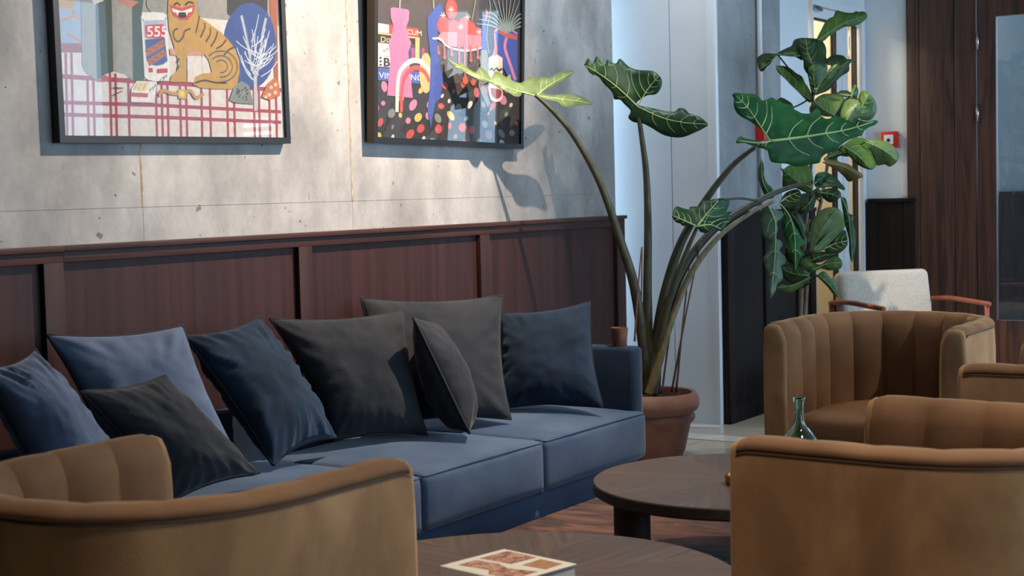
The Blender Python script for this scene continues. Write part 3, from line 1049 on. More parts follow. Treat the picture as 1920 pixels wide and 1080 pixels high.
def coffee_table(c, r_, h, label, ang, th=.045, leg_r=.066):
    t = thing('coffee_table', label, 'table', (c[0], c[1], .006), 'round walnut coffee tables')
    MB().lathe([(0, 0), (r_ - .012, 0), (r_, .008), (r_, th - .004), (r_ - .003, th), (r_ - .006, th)], (c[0], c[1], h - th), 96).obj('edge_band', M['walnut_edge'], t, True, auto=35)
    # top in mitred veneer wedges, grain running to the centre line
    NW = 8
    for k in range(NW):
        a0, a1 = 2 * math.pi * k / NW + ang, 2 * math.pi * (k + 1) / NW + ang
        n = 12
        v = [Vector((0, 0, 0))] + [Vector((math.cos(a0 + (a1 - a0) * j / n) * (r_ - .004), math.sin(a0 + (a1 - a0) * j / n) * (r_ - .004), 0)) for j in range(n + 1)]
        f = [(0, j + 1, j + 2) for j in range(n)]
        am = (a0 + a1) / 2
        R = Matrix.Rotation(-am, 4, 'Z')
        o = build('veneer_wedge', [R @ p for p in v], f, M['walnut'], t, False, local=True)
        o.rotation_euler = (0, 0, am)
        o.location = (0, 0, h - .006 + .0005)
    for k in range(3):
        a = ang + 2 * math.pi * k / 3
        q = (c[0] + .42 * math.cos(a), c[1] + .42 * math.sin(a))
        MB().tube([(q[0], q[1], .0065), (q[0], q[1], h - th)], leg_r, 28).obj('leg', M['black_leg'], t, True, auto=40)
    return t


T1, H1, T2, H2 = (3.649, 2.36), .27, (5.078, 2.309), .33
coffee_table(T2, .535, H2, 'round dark walnut coffee table before the far sofa end', math.radians(139))
coffee_table(T1, .653, H1, 'lower round walnut coffee table with books on it, nearest the camera', math.radians(60))


def book(label, O, U, Wd, lu, lw, z0, z1, cover, spine, art=None):
    """O back corner, U and Wd horizontal unit directions"""
    b = thing('book', label, 'book', (O.x, O.y, z0), 'books on the lower coffee table')
    R = Matrix((U, Wd, Vector((0, 0, 1)))).transposed().to_4x4()
    Mx = Matrix.Translation(Vector((O.x, O.y, 0))) @ R
    MB().box((.004, .004, z0 + .004), (lu - .004, lw - .002, z1 - .004), 0, Mx).obj('pages', M['paper'], b)
    MB().box((0, 0, z1 - .004), (lu, lw, z1), .0012, Mx).obj('front_cover', cover, b)
    MB().box((0, 0, z0), (lu, lw, z0 + .004), .0012, Mx).obj('back_cover', spine, b)
    MB().box((0, lw - .004, z0), (lu, lw + .002, z1), .0015, Mx).obj('spine', cover, b)
    if art:
        for pts, mt in art:
            MB().add([Mx @ Vector((x * lu, y * lw, z1 + .0005)) for x, y in pts], [tuple(range(len(pts)))]).obj('cover_print', mt, b)
    return b


zt1 = H1 + .0015
bz1, bz2 = zt1 + .026, zt1 + .026 + .040
O = onZ(945, 1029, bz2)
A_, B_ = onZ(1081, 1057, bz2), onZ(828, 1061, bz2)
U = (A_ - O)
U.z = 0
lu = U.length
U.normalize()
W_ = Vector((U.y, -U.x, 0))
if W_.dot(B_ - O) < 0:
    W_ = -W_
lw = min(.34, max(.22, (B_ - O).dot(W_)))
rusty = mat('cover_photo', (120, 62, 44), .5, (196, 150, 120), (60, 60, 60), 4)
tan = mat('cover_photo_tan', (146, 98, 62), .5, (176, 128, 88), (50, 50, 50), 4)
cream = flat('cream_cover', (214, 204, 186), .5)
book('cream hardback with food photographs, on top of the stack', O, U, W_, lu, lw, bz1, bz2, cream, flat('navy_cover', (40, 46, 58), .5),
     [([(.10, .06), (.52, .06), (.50, .46), (.10, .50)], rusty), ([(.60, .10), (.90, .10), (.92, .40), (.62, .42)], tan),
      ([(.12, .58), (.40, .54), (.60, .62), (.92, .52), (.92, .92), (.62, .94), (.50, .80), (.12, .86)], rusty)])
O2 = O + U * .02 + W_ * (-.015)
book('wider dark-covered book under the cream hardback', O2 - U * .05, U, W_, lu + .16, lw + .05, zt1, bz1 - .0005, flat('pale_edge_cover', (206, 202, 196), .5), flat('navy_cover2', (44, 48, 58), .5),
     [([(.03, .03), (.97, .03), (.97, .97), (.03, .97)], flat('dark_print', (52, 54, 58), .4))])

# glass carafe and brass dish on the far table
bt = onZ(1500, 870, H2)
zt2 = H2 + .0015
bot = MB().lathe([(.0, .0), (.060, .0), (.070, .006), (.078, .03), (.078, .06), (.072, .088), (.060, .108), (.042, .128), (.027, .146), (.019, .168), (.0165, .20), (.017, .235), (.0225, .243), (.0235, .252), (.022, .258),
                  (.0175, .258), (.013, .24), (.0125, .20), (.015, .168), (.023, .146), (.038, .128), (.056, .108), (.068, .088), (.074, .06), (.074, .03), (.066, .010), (0, .006)], (bt.x, bt.y, zt2), 40).obj('carafe', M['bottle'], None, True)
tag(bot, 'green tinted glass carafe with a narrow neck on the far coffee table', 'carafe')
bd = onZ(1378, 908, H2)
dish = MB().lathe([(0, .0), (.03, .0), (.034, .004), (.036, .028), (.040, .034), (.037, .034), (.032, .006), (0, .005)], (bd.x, bd.y, zt2), 24).obj('brass_dish', M['brass'], None, True)
tag(dish, 'small brass dish on the far coffee table beside the dark armchair side', 'dish')

# ================================================================== PICTURES
def picture(label, BL, BR, plane, tilt, height, depth, fw, side_mat):
    O = onY(*BL, plane)
    Bq = onY(*BR, plane)
    u = (Bq - O)
    width = u.length
    u.normalize()
    n0 = Vector((0, -1, 0))
    v0 = -n0.cross(u)
    if v0.z < 0:
        v0 = -v0
    v = v0 * math.cos(tilt) + n0 * math.sin(tilt)
    n = n0 * math.cos(tilt) - v0 * math.sin(tilt)
    r = thing('framed_picture', label, 'picture', O, 'framed prints on the concrete wall')
    Mx = Matrix.Translation(O) @ Matrix((u, v, n)).transposed().to_4x4()

    def uv(px, py):
        d = ray(px, py)
        t = (O - CAM).dot(n) / d.dot(n)
        q = CAM + d * t - O
        return Vector((q.dot(u), q.dot(v)))
    # mitred frame bars, front face black, outer sides brown-black
    W, Hh = width, height
    for (a, b, c, d_) in (((0, 0), (W, 0), (W - fw, fw), (fw, fw)), ((W, 0), (W, Hh), (W - fw, Hh - fw), (W - fw, fw)),
                          ((W, Hh), (0, Hh), (fw, Hh - fw), (W - fw, Hh - fw)), ((0, Hh), (0, 0), (fw, fw), (fw, Hh - fw))):
        vs = [Mx @ Vector((p[0], p[1], z)) for z in (0, -depth) for p in (a, b, c, d_)]
        fs = [(0, 1, 2, 3), (7, 6, 5, 4), (0, 4, 5, 1), (2, 6, 7, 3), (1, 5, 6, 2), (3, 7, 4, 0)]
        build('frame_bar', vs, fs, None, r, False, mats=[M['black_frame'], side_mat], idx=[0, 0, 1, 0, 0, 0])
    MB().box((fw - .002, fw - .002, -.0062), (W - fw + .002, Hh - fw + .002, -.0045), 0, Mx).obj('glass', M['pane'], r)
    MB().box((.004, .004, -depth), (W - .004, Hh - .004, -depth + .004), 0, Mx).obj('backing', M['black_frame'], r)
    return r, Mx, uv, W, Hh


PM = {}


def pmat(rgb):
    g_ = sum(rgb) / 3
    rgb = tuple(int((c * .86 + g_ * .14) * .85 + 5) for c in rgb)
    if rgb not in PM:
        PM[rgb] = mat('print_ink', rgb, .85, tuple(int(c * .93) for c in rgb), (50, 50, 50), 3)
    return PM[rgb]


class Print:
    """flat printed sheet: coloured shapes laid over each other in one mesh"""

    def __init__(s, Mx, uv, tr, W, H, fw):
        s.Mx, s.uv, s.tr, s.W, s.H, s.fw = Mx, uv, tr, W, H, fw
        s.v, s.f, s.i, s.mats, s.k = [], [], [], [], 0

    def mi(s, rgb):
        m = pmat(rgb)
        if m not in s.mats:
            s.mats.append(m)
        return s.mats.index(m)

    def put(s, pts2, rgb):
        """pts2 in sheet metres"""
        lo, hx, hy = s.fw - .003, s.W - s.fw + .003, s.H - s.fw + .003
        poly = [Vector((p[0], p[1])) for p in pts2]
        for ax, lim, sg in ((0, lo, 1), (0, hx, -1), (1, lo, 1), (1, hy, -1)):   # clip to the opening
            out = []
            for a, b in zip(poly, poly[1:] + poly[:1]):
                ia, ib = (a[ax] - lim) * sg >= 0, (b[ax] - lim) * sg >= 0
                if ia:
                    out.append(a)
                if ia != ib:
                    t = (lim - a[ax]) / (b[ax] - a[ax])
                    out.append(a.lerp(b, t))
            poly = out
            if len(poly) < 3:
                return
        s.k += 1
        z = -.0125 + .00003 * s.k
        n = len(s.v)
        p3 = [Vector((p.x, p.y, 0)) for p in poly]
        tris = tessellate_polygon([p3])
        s.v += [s.Mx @ Vector((p.x, p.y, z)) for p in poly]
        m = s.mi(rgb)
        for t in tris:
            a, b, c = (p3[q] for q in t)
            if (b - a).cross(c - a).z < 0:
                t = (t[0], t[2], t[1])
            s.f.append(tuple(q + n for q in t))
            s.i.append(m)

    def P(s, p):
        return s.uv(*s.tr(*p))

    def poly(s, pts, rgb, sm=False):
        q = [s.P(p) for p in pts]
        if sm:
            q3 = [Vector((a.x, a.y, 0)) for a in q]
            q = [Vector((a.x, a.y)) for a in smooth_path(q3 + [q3[0]], 4)[:-1]]
        s.put(q, rgb)

    def oval(s, cx_, cy_, rx, ry, rgb, rot=0, n=18):
        c, sn = math.cos(rot), math.sin(rot)
        s.poly([(cx_ + rx * math.cos(w) * c - ry * math.sin(w) * sn, cy_ + rx * math.cos(w) * sn + ry * math.sin(w) * c) for w in (2 * math.pi * k / n for k in range(n))], rgb)

    def line(s, pts, w, rgb, sm=True, taper=False):
        q = [s.P(p) for p in pts]
        q = [Vector((a.x, a.y, 0)) for a in q]
        if sm and len(q) > 2:
            q = smooth_path(q, 4)
        wm = (s.P((pts[0][0], pts[0][1])) - s.P((pts[0][0], pts[0][1] + w))).length / 2
        L, R = [], []
        for i, p in enumerate(q):
            t = (q[min(i + 1, len(q) - 1)] - q[max(i - 1, 0)]).normalized()
            nn = Vector((-t.y, t.x, 0))
            ww = wm * (1 - .8 * i / len(q)) if taper else wm
            L.append((p + nn * ww))
            R.append((p - nn * ww))
        for i in range(len(q) - 1):
            s.k -= 1 if i else 0
            s.put([(L[i].x, L[i].y), (R[i].x, R[i].y), (R[i + 1].x, R[i + 1].y), (L[i + 1].x, L[i + 1].y)], rgb)

    def text(s, body, p0, h, rgb, bold=0.0, sx=1.0, slope=0.0):
        """lettering; p0 lower left, h cap height in the tracing units"""
        cu = bpy.data.curves.new('t', 'FONT')
        cu.body = body
        cu.size = 1
        cu.offset = bold
        ob = bpy.data.objects.new('t', cu)
        COL.objects.link(ob)
        dg = bpy.context.evaluated_depsgraph_get()
        me = bpy.data.meshes.new_from_object(ob.evaluated_get(dg))
        sc_ = h / .70
        s.k += 1
        z = -.0125 + .00003 * s.k
        n = len(s.v)
        m = s.mi(rgb)
        for q in me.vertices:
            w = s.P((p0[0] + q.co.x * sc_ * sx, p0[1] - q.co.y * sc_ + slope * q.co.x * sc_))
            s.v.append(s.Mx @ Vector((w.x, w.y, z)))
        for p in me.polygons:
            s.f.append(tuple(q + n for q in p.vertices))
            s.i.append(m)
        bpy.data.objects.remove(ob)
        bpy.data.curves.remove(cu)
        bpy.data.meshes.remove(me)

    def done(s, r):
        return build('print', s.v, s.f, None, r, False, mats=s.mats, idx=s.i)


FWD1 = .026
r1, Mx1, uv1, W1, HH1 = picture('black-framed print of a tiger on a red checked cloth', (113, 267.5), (545.5, 269.3), WY - .042, 0.0, 1.02, .036, FWD1, M['black_frame'])
p = Print(Mx1, uv1, lambda x, y: (80 + x / 3.856, y / 3.856), W1, HH1, FWD1)
CRM, RED, GRY, GRN, BLU, GLD, BLK, WHT = (222, 212, 202), (176, 52, 76), (158, 152, 142), (62, 80, 66), (44, 72, 146), (200, 148, 52), (38, 32, 34), (232, 228, 220)
p.put([(0, 0), (W1, 0), (W1, HH1), (0, HH1)], CRM)
p.put([(0, .5), (W1, .5), (W1, HH1), (0, HH1)], GRY)
p.poly([(100, -400), (290, -400), (296, 312), (120, 312)], (150, 166, 196))
p.oval(190, 20, 62, 46, GLD)
for q in ([(230, 60), (240, 110), (130, 150)], [(240, 110), (290, 140)], [(200, 240), (240, 265), (290, 300)]):
    p.line(q, 22, (206, 132, 84))
p.poly([(130, 310), (296, 310), (300, 380), (134, 378)], (166, 70, 56))
# checked cloth
cl = (176, 52, 76)
for y0, y1, y2, w in ((548, 596, 650, 34), (738, 760, 808, 28), (826, 846, 884, 28)):
    p.line([(120, y0), (850, y1), (1740, y2)], w, cl, sm=False)
for x, ya in ((190, 380), (232, 380), (345, 560), (388, 560), (508, 520), (548, 530), (640, 560), (838, 590), (880, 600), (922, 610), (1012, 600), (1056, 590), (1165, 390), (1228, 600), (1352, 640), (1402, 640), (1545, 640), (1582, 640), (1656, 600), (1704, 480)):
    p.line([(x - (990 - ya) * .012, ya), (x + 6, 1010)], 22, cl, sm=False)
# curtain
p.poly([(286, -400), (392, -400), (408, 578), (352, 545), (318, 512), (300, 470)], (152, 150, 140))
p.poly([(388, -400), (506, -400), (526, 515), (470, 535), (408, 580)], GRN)
p.poly([(505, -400), (656, -400), (672, 584), (612, 535), (526, 512)], (158, 156, 146))
p.poly([(654, -400), (780, -400), (740, 40), (728, 120), (752, 560), (742, 584), (668, 584)], (66, 88, 78))
p.poly([(410, 575), (470, 540), (520, 585), (410, 592)], (196, 60, 56))
p.poly([(550, 0), (660, 0), (710, 10), (650, 60), (600, 30)], (206, 120, 92))
p.poly([(340, -30), (460, -30), (455, 5), (390, 30), (372, 0)], (222, 226, 226))
# dark corner, brown strip, tall blue oval and white tree
p.poly([(1350, -400), (1640, -400), (1640, 240), (1350, 100)], (52, 44, 42))
p.poly([(1628, -400), (1705, -400), (1718, 600), (1690, 600)], (168, 86, 54))
p.oval(1512, 330, 192, 312, BLU, n=36)
p.line([(1556, 800), (1552, 560), (1560, 520)], 34, (186, 186, 184), sm=False)
p.line([(1552, 540), (1525, 480), (1500, 330), (1452, 110)], 26, (176, 180, 184), taper=False)
p.line([(1560, 540), (1590, 430), (1600, 270), (1630, 130)], 24, (176, 180, 184))
random.seed(3)
for k in range(34):
    a = random.uniform(-1.25, 1.25)
    x0, y0 = 1555 + random.uniform(-40, 40), random.uniform(300, 580)
    L_ = random.uniform(110, 230)
    p.line([(x0, y0), (x0 + math.sin(a) * L_ * .5, y0 - math.cos(a) * L_ * .42), (x0 + math.sin(a * 1.1) * L_ * .8, y0 - math.cos(a) * L_)], 7, (214, 220, 228))
# tall can with a sausage picture
p.oval(830, 20, 66, 72, (150, 148, 138))
p.poly([(724, 118), (740, 94), (820, 84), (890, 92), (908, 112), (936, 556), (900, 582), (840, 588), (774, 578), (750, 556)], WHT)
p.line([(730, 136), (760, 156), (830, 160), (890, 146), (908, 126)], 6, (60, 56, 60))
p.poly([(740, 150), (905, 140), (912, 260), (748, 275)], (172, 186, 212))
p.poly([(752, 186), (770, 178), (880, 172), (894, 182), (898, 262), (884, 274), (774, 276), (758, 268)], (214, 62, 62))
p.text('555', (764, 262), 74, WHT, bold=.015, sx=.98)
p.poly([(752, 284), (896, 270), (916, 440), (880, 466), (838, 474), (790, 466), (764, 440)], (56, 84, 158))
for (x0, y0, x1, y1) in ((760, 385, 895, 305), (775, 455, 900, 375)):
    p.line([(x0, y0), (x1, y1)], 50, (178, 104, 70), sm=False)
    for k in range(6):
        p.oval(x0 + (x1 - x0) * (k + .5) / 6, y0 + (y1 - y0) * (k + .5) / 6 + (8 if k % 2 else -8), 5, 5, (110, 52, 40), n=8)
p.poly([(778, 490), (808, 490), (810, 522), (780, 522)], (204, 62, 66))
p.poly([(838, 498), (914, 492), (918, 524), (840, 530)], (200, 54, 62))
# sitting tiger
p.poly([(918, -400), (1150, -400), (1150, 130)], (150, 148, 138))
p.poly([(1056, 396), (1160, 396), (1166, 596), (1060, 592)], CRM)
p.poly([(930, 350), (1170, 362), (1180, 404), (1050, 404), (936, 396)], (216, 140, 120))
p.poly([(924, -60), (1112, -60), (1126, 60), (1146, 122), (1216, 168), (1300, 230), (1366, 300), (1404, 356), (1432, 430), (1436, 520), (1420, 600), (1384, 644), (1260, 642), (1150, 634), (1102, 610), (1112, 556), (1160, 532), (1236, 524), (1216, 440), (1180, 386), (1120, 366), (1062, 382), (1044, 450), (1056, 592), (932, 592), (944, 548), (984, 512), (992, 440), (962, 330), (928, 220), (918, 100)], GLD)
p.poly([(926, 28), (1016, 58), (1116, 26), (1104, 92), (1064, 142), (1004, 146), (950, 108)], (206, 64, 56))
p.poly([(946, 58), (1016, 80), (1096, 54), (1090, 84), (1016, 98), (956, 86)], WHT)
p.poly([(984, 88), (1060, 86), (1052, 122), (1016, 130), (990, 120)], BLK)
for x in (988, 1054):
    p.poly([(x - 10, 84), (x + 10, 84), (x, 116)], WHT)
for q in ([(960, 36), (985, 20), (1006, 40)], [(1040, 36), (1070, 14), (1104, 22)]):
    p.line(q, 14, BLK)
ST = (62, 42, 36)
for q in ([(990, 206), (962, 222), (960, 268), (990, 300), (1026, 268), (1040, 224), (1080, 206)], [(1146, 112), (1134, 170), (1120, 238)], [(1182, 164), (1184, 200), (1152, 270)], [(1224, 196), (1222, 250), (1192, 300)],
          [(1276, 226), (1262, 280), (1228, 336)], [(1340, 284), (1312, 322), (1266, 352)], [(1398, 340), (1356, 360), (1322, 400)], [(1000, 420), (984, 450)], [(1000, 476), (984, 500)], [(1110, 600), (1180, 580), (1260, 596), (1340, 600)]):
    p.line(q, 12, ST)
for sc_, w in ((60, 9), (104, 9), (150, 9)):
    p.line([(1300 + sc_ * math.cos(t) * .8, 480 + sc_ * math.sin(t) * .75) for t in [k * .45 - 2.4 for k in range(10)]], w, (70, 74, 96))
# matchbox, wristwatch, rocks
p.poly([(654, 640), (692, 584), (832, 588), (838, 604), (820, 742), (650, 736)], WHT)
p.poly([(668, 652), (700, 592), (780, 592), (760, 656)], (226, 214, 150))
p.line([(670, 650), (690, 604), (706, 650), (724, 604), (740, 650), (756, 604)], 7, (212, 90, 60), sm=False)
p.poly([(654, 668), (774, 674), (772, 704), (654, 698)], (196, 84, 74))
p.text('MATCH', (782, 672), 26, BLK, slope=-.9)
p.line([(520, 632), (596, 636)], 7, ST)
p.line([(520, 688), (588, 656)], 7, ST)
p.line([(852, 694), (880, 652), (940, 672), (1000, 676)], 26, (204, 150, 76))
p.line([(1030, 676), (1080, 656), (1120, 706), (1176, 676)], 26, (204, 150, 76))
p.poly([(988, 646), (1044, 644), (1050, 712), (994, 714)], (214, 178, 60), sm=False)
p.oval(1018, 678, 18, 22, (240, 206, 70))
p.poly([(1360, 722), (1396, 622), (1450, 584), (1504, 618), (1536, 752), (1400, 742)], (126, 134, 122))
for k in range(18):
    p.oval(random.uniform(1395, 1505), random.uniform(630, 735), 9, 5, (44, 46, 44), rot=2.2, n=8)
p.poly([(1590, 700), (1634, 610), (1692, 556), (1720, 604), (1728, 690), (1650, 722)], (202, 108, 62))
for (x, y) in ((1662, 630), (1692, 668), (1650, 684), (1694, 610), (1624, 700)):
    p.oval(x, y, 13, 13, (232, 190, 160), n=12)
p.done(r1)

FWD2 = .026
r2p, Mx2, uv2, W2, HH2 = picture('black-framed still life print with vase, tomatoes and terrazzo table', (702, 267), (982, 279.5), WY - .058, .03, 1.02, .044, FWD2, M['frame_side'])
p = Print(Mx2, uv2, lambda x, y: (660 + x / 3.725, y / 3.725), W2, HH2, FWD2)
DK = (46, 40, 42)
p.put([(0, 0), (W2, 0), (W2, HH2), (0, HH2)], (78, 68, 62))
p.poly([(900, -400), (1200, -400), (1200, 620), (900, 600)], (54, 48, 48))
p.poly([(140, 548), (560, 586), (1200, 560), (1200, 1100), (140, 1100)], DK)
random.seed(11)
cols = [(206, 70, 66), (126, 132, 124), (226, 200, 186), (216, 182, 90), (222, 120, 150), (206, 70, 66), (226, 206, 190)]
pts = []
for k in range(420):
    x, y = random.uniform(165, 1160), random.uniform(590, 1010)
    if all((x - a) ** 2 + (y - b) ** 2 > (52 + .5 * (c_)) ** 2 for a, b, c_ in pts):
        rr = random.choice((14, 18, 24, 30, 34))
        pts.append((x, y, rr))
        p.oval(x, y, rr * random.uniform(.6, .85), rr * random.uniform(.9, 1.25), random.choice(cols), rot=random.uniform(-.6, .6), n=12)
# stack of books at the left of the sheet
p.poly([(182, 158), (276, 172), (276, 232), (184, 224)], (230, 206, 190))
p.poly([(180, 156), (192, 158), (194, 224), (182, 222)], (206, 66, 56))
p.poly([(270, 170), (478, 200), (476, 264), (272, 236)], (212, 62, 52))
p.text('ZUCUM', (330, 228), 34, (236, 214, 190), slope=.13)
p.poly([(165, 222), (482, 262), (482, 300), (165, 298)], (220, 190, 110))
p.poly([(165, 232), (470, 270), (470, 302), (165, 294)], (48, 42, 42))
p.text('- Dolce', (178, 292), 38, (232, 206, 130))
p.poly([(165, 298), (290, 306), (286, 392), (165, 386)], (232, 206, 196))
p.text('xT', (228, 362), 26, BLK)
p.poly([(165, 386), (292, 396), (292, 470), (165, 462)], (224, 214, 206))
for k in range(6):
    p.oval(182 + (k % 2) * 30, 404 + (k // 2) * 24, 11, 9, BLK, n=4)
p.text('BL', (230, 462), 58, BLK, bold=.03)
p.poly([(165, 468), (482, 500), (482, 584), (165, 556)], (66, 92, 172))
p.text('VINT', (200, 544), 42, (222, 224, 232), slope=.08)
p.text('NG', (418, 558), 42, (206, 214, 232), slope=.08)
p.text('*', (166, 560), 42, (222, 224, 232))
p.poly([(414, 328), (522, 344), (522, 410), (414, 420)], (58, 78, 150))
for x in (428, 500):
    p.poly([(x, 334), (x + 18, 336), (x + 18, 412), (x, 414)], (204, 66, 66))
p.poly([(454, 258), (484, 262), (482, 412), (454, 412)], (216, 182, 100))
p.line([(345, 60), (350, -60)], 20, (150, 156, 146))
p.poly([(280, 58), (300, 50), (404, 66), (412, 80), (408, 140), (386, 200), (404, 250), (426, 300), (408, 360), (410, 420), (424, 560), (436, 684), (258, 666), (270, 520), (280, 400), (268, 310), (290, 240), (302, 180), (282, 120)], (222, 112, 158))
for k in range(7):
    p.line([(292 + k * 17, 70), (310 + k * 10, 190), (290 + k * 18, 310), (290 + k * 18, 420), (280 + k * 20, 650)], 3, (196, 84, 132))
p.oval(528, 510, 46, 142, (214, 178, 108))
p.line([(326, 782), (330, 600), (352, 490), (430, 424), (510, 440), (566, 520)], 38, (232, 208, 196))
p.line([(356, 782), (362, 610), (390, 520), (450, 474), (516, 500), (552, 570)], 34, (214, 72, 66))
# blue glove, tomatoes in a bowl
p.line([(578, -60), (582, 60)], 16, (150, 156, 146))
p.poly([(538, 118), (570, 80), (606, 36), (638, 26), (644, 70), (616, 170), (604, 280), (620, 430), (650, 560), (626, 690), (592, 720), (560, 900), (540, 780), (556, 560), (560, 400), (540, 220)], (58, 82, 168))
for (x, y, a, b) in ((705, 62, 42, 70), (650, 176, 46, 66), (722, 200, 44, 66), (838, 206, 42, 60), (798, 186, 48, 70), (884, 236, 38, 46), (770, 268, 50, 60)):
    p.oval(x, y, a, b, (210, 58, 50))
    p.oval(x - 4, y - 4, a * .8, b * .82, (220, 74, 62))
for (x, y) in ((702, 66), (770, 186), (818, 120), (645, 106), (898, 222)):
    for k in range(6):
        p.line([(x, y), (x + 20 * math.cos(k * 1.05), y + 24 * math.sin(k * 1.05))], 6, (226, 206, 186))
p.poly([(600, 268), (640, 220), (745, 226), (742, 330), (660, 310)], (222, 120, 130))
p.poly([(806, 240), (916, 250), (916, 330), (806, 350)], (222, 120, 130))
p.line([(572, 268), (630, 272), (660, 312), (720, 340), (800, 354), (870, 346), (920, 330)], 13, (236, 220, 212))
for x, l in ((610, 370), (652, 400), (702, 380), (755, 480), (795, 560), (835, 420), (884, 400)):
    p.line([(x, 316), (x + 4, l)], 24, (196, 88, 78))
    p.oval(x + 4, l, 12, 14, (196, 88, 78))
p.oval(800, 560, 20, 30, (206, 92, 62))
p.oval(856, 574, 18, 24, (206, 84, 58))
p.line([(846, 140), (880, -40)], 7, (176, 176, 166))
# blue candle, candlestick, white candle, potted plant
p.poly([(914, 126), (930, 104), (944, 130), (950, 352), (912, 352)], (54, 76, 170))
p.poly([(936, 136), (946, 60), (962, 96), (950, 138)], (220, 96, 70))
p.oval(928, 408, 30, 34, (132, 132, 126))
p.poly([(908, 350), (954, 350), (960, 440), (984, 480), (980, 560), (930, 590), (990, 770), (970, 780), (890, 600), (904, 470)], (132, 132, 128))
p.poly([(1000, 222), (1040, 196), (1120, 204), (1164, 240), (1164, 580), (1110, 560), (1070, 480), (1020, 400)], (56, 78, 166))
p.poly([(1026, 222), (1060, 214), (1164, 250), (1164, 280), (1090, 262)], (204, 84, 66))
p.line([(1002, 220), (1040, 200), (1110, 204), (1164, 236)], 14, (216, 118, 160))
p.line([(1004, 230), (1008, 330), (996, 380)], 20, (216, 118, 160))
p.line([(1090, 262), (1076, 330), (1110, 440), (1150, 560)], 34, (216, 118, 160))
for k in range(15):
    a = -1.25 + k * .18
    p.line([(1086, 226), (1086 + math.sin(a) * 110, 226 - math.cos(a) * 150), (1086 + math.sin(a) * 220, 226 - math.cos(a) * (190 if abs(a) > .7 else 340))], 17, (140, 152, 144), taper=True)
p.line([(965, 370), (950, 240), (975, 60), (960, -20)], 6, (170, 176, 168))
p.poly([(962, 404), (1012, 372), (1060, 404), (1058, 620), (964, 610)], (230, 208, 192))
p.poly([(963, 452), (1059, 456), (1058, 500), (963, 500)], (224, 204, 140))
p.line([(970, 490), (985, 478), (1000, 494), (1016, 476), (1034, 492), (1056, 480)], 16, BLK)
p.poly([(1002, 390), (1010, 320), (1018, 300), (1026, 350), (1018, 390)], (214, 92, 72))
p.poly([(958, 600), (1054, 624), (1054, 690), (1020, 712), (976, 690)], (232, 214, 200), sm=True)
p.poly([(976, 612), (1050, 630), (1046, 676), (1010, 690), (982, 660)], (170, 60, 62), sm=True)
p.done(r2p)

# ================================================================== PLANTS
def inside(poly, x, y):
    r_ = False
    j = len(poly) - 1
    for i in range(len(poly)):
        xi, yi = poly[i]
        xj, yj = poly[j]
        if (yi > y) != (yj > y) and x < (xj - xi) * (y - yi) / (yj - yi + 1e-12) + xi:
            r_ = not r_
        j = i
    return r_


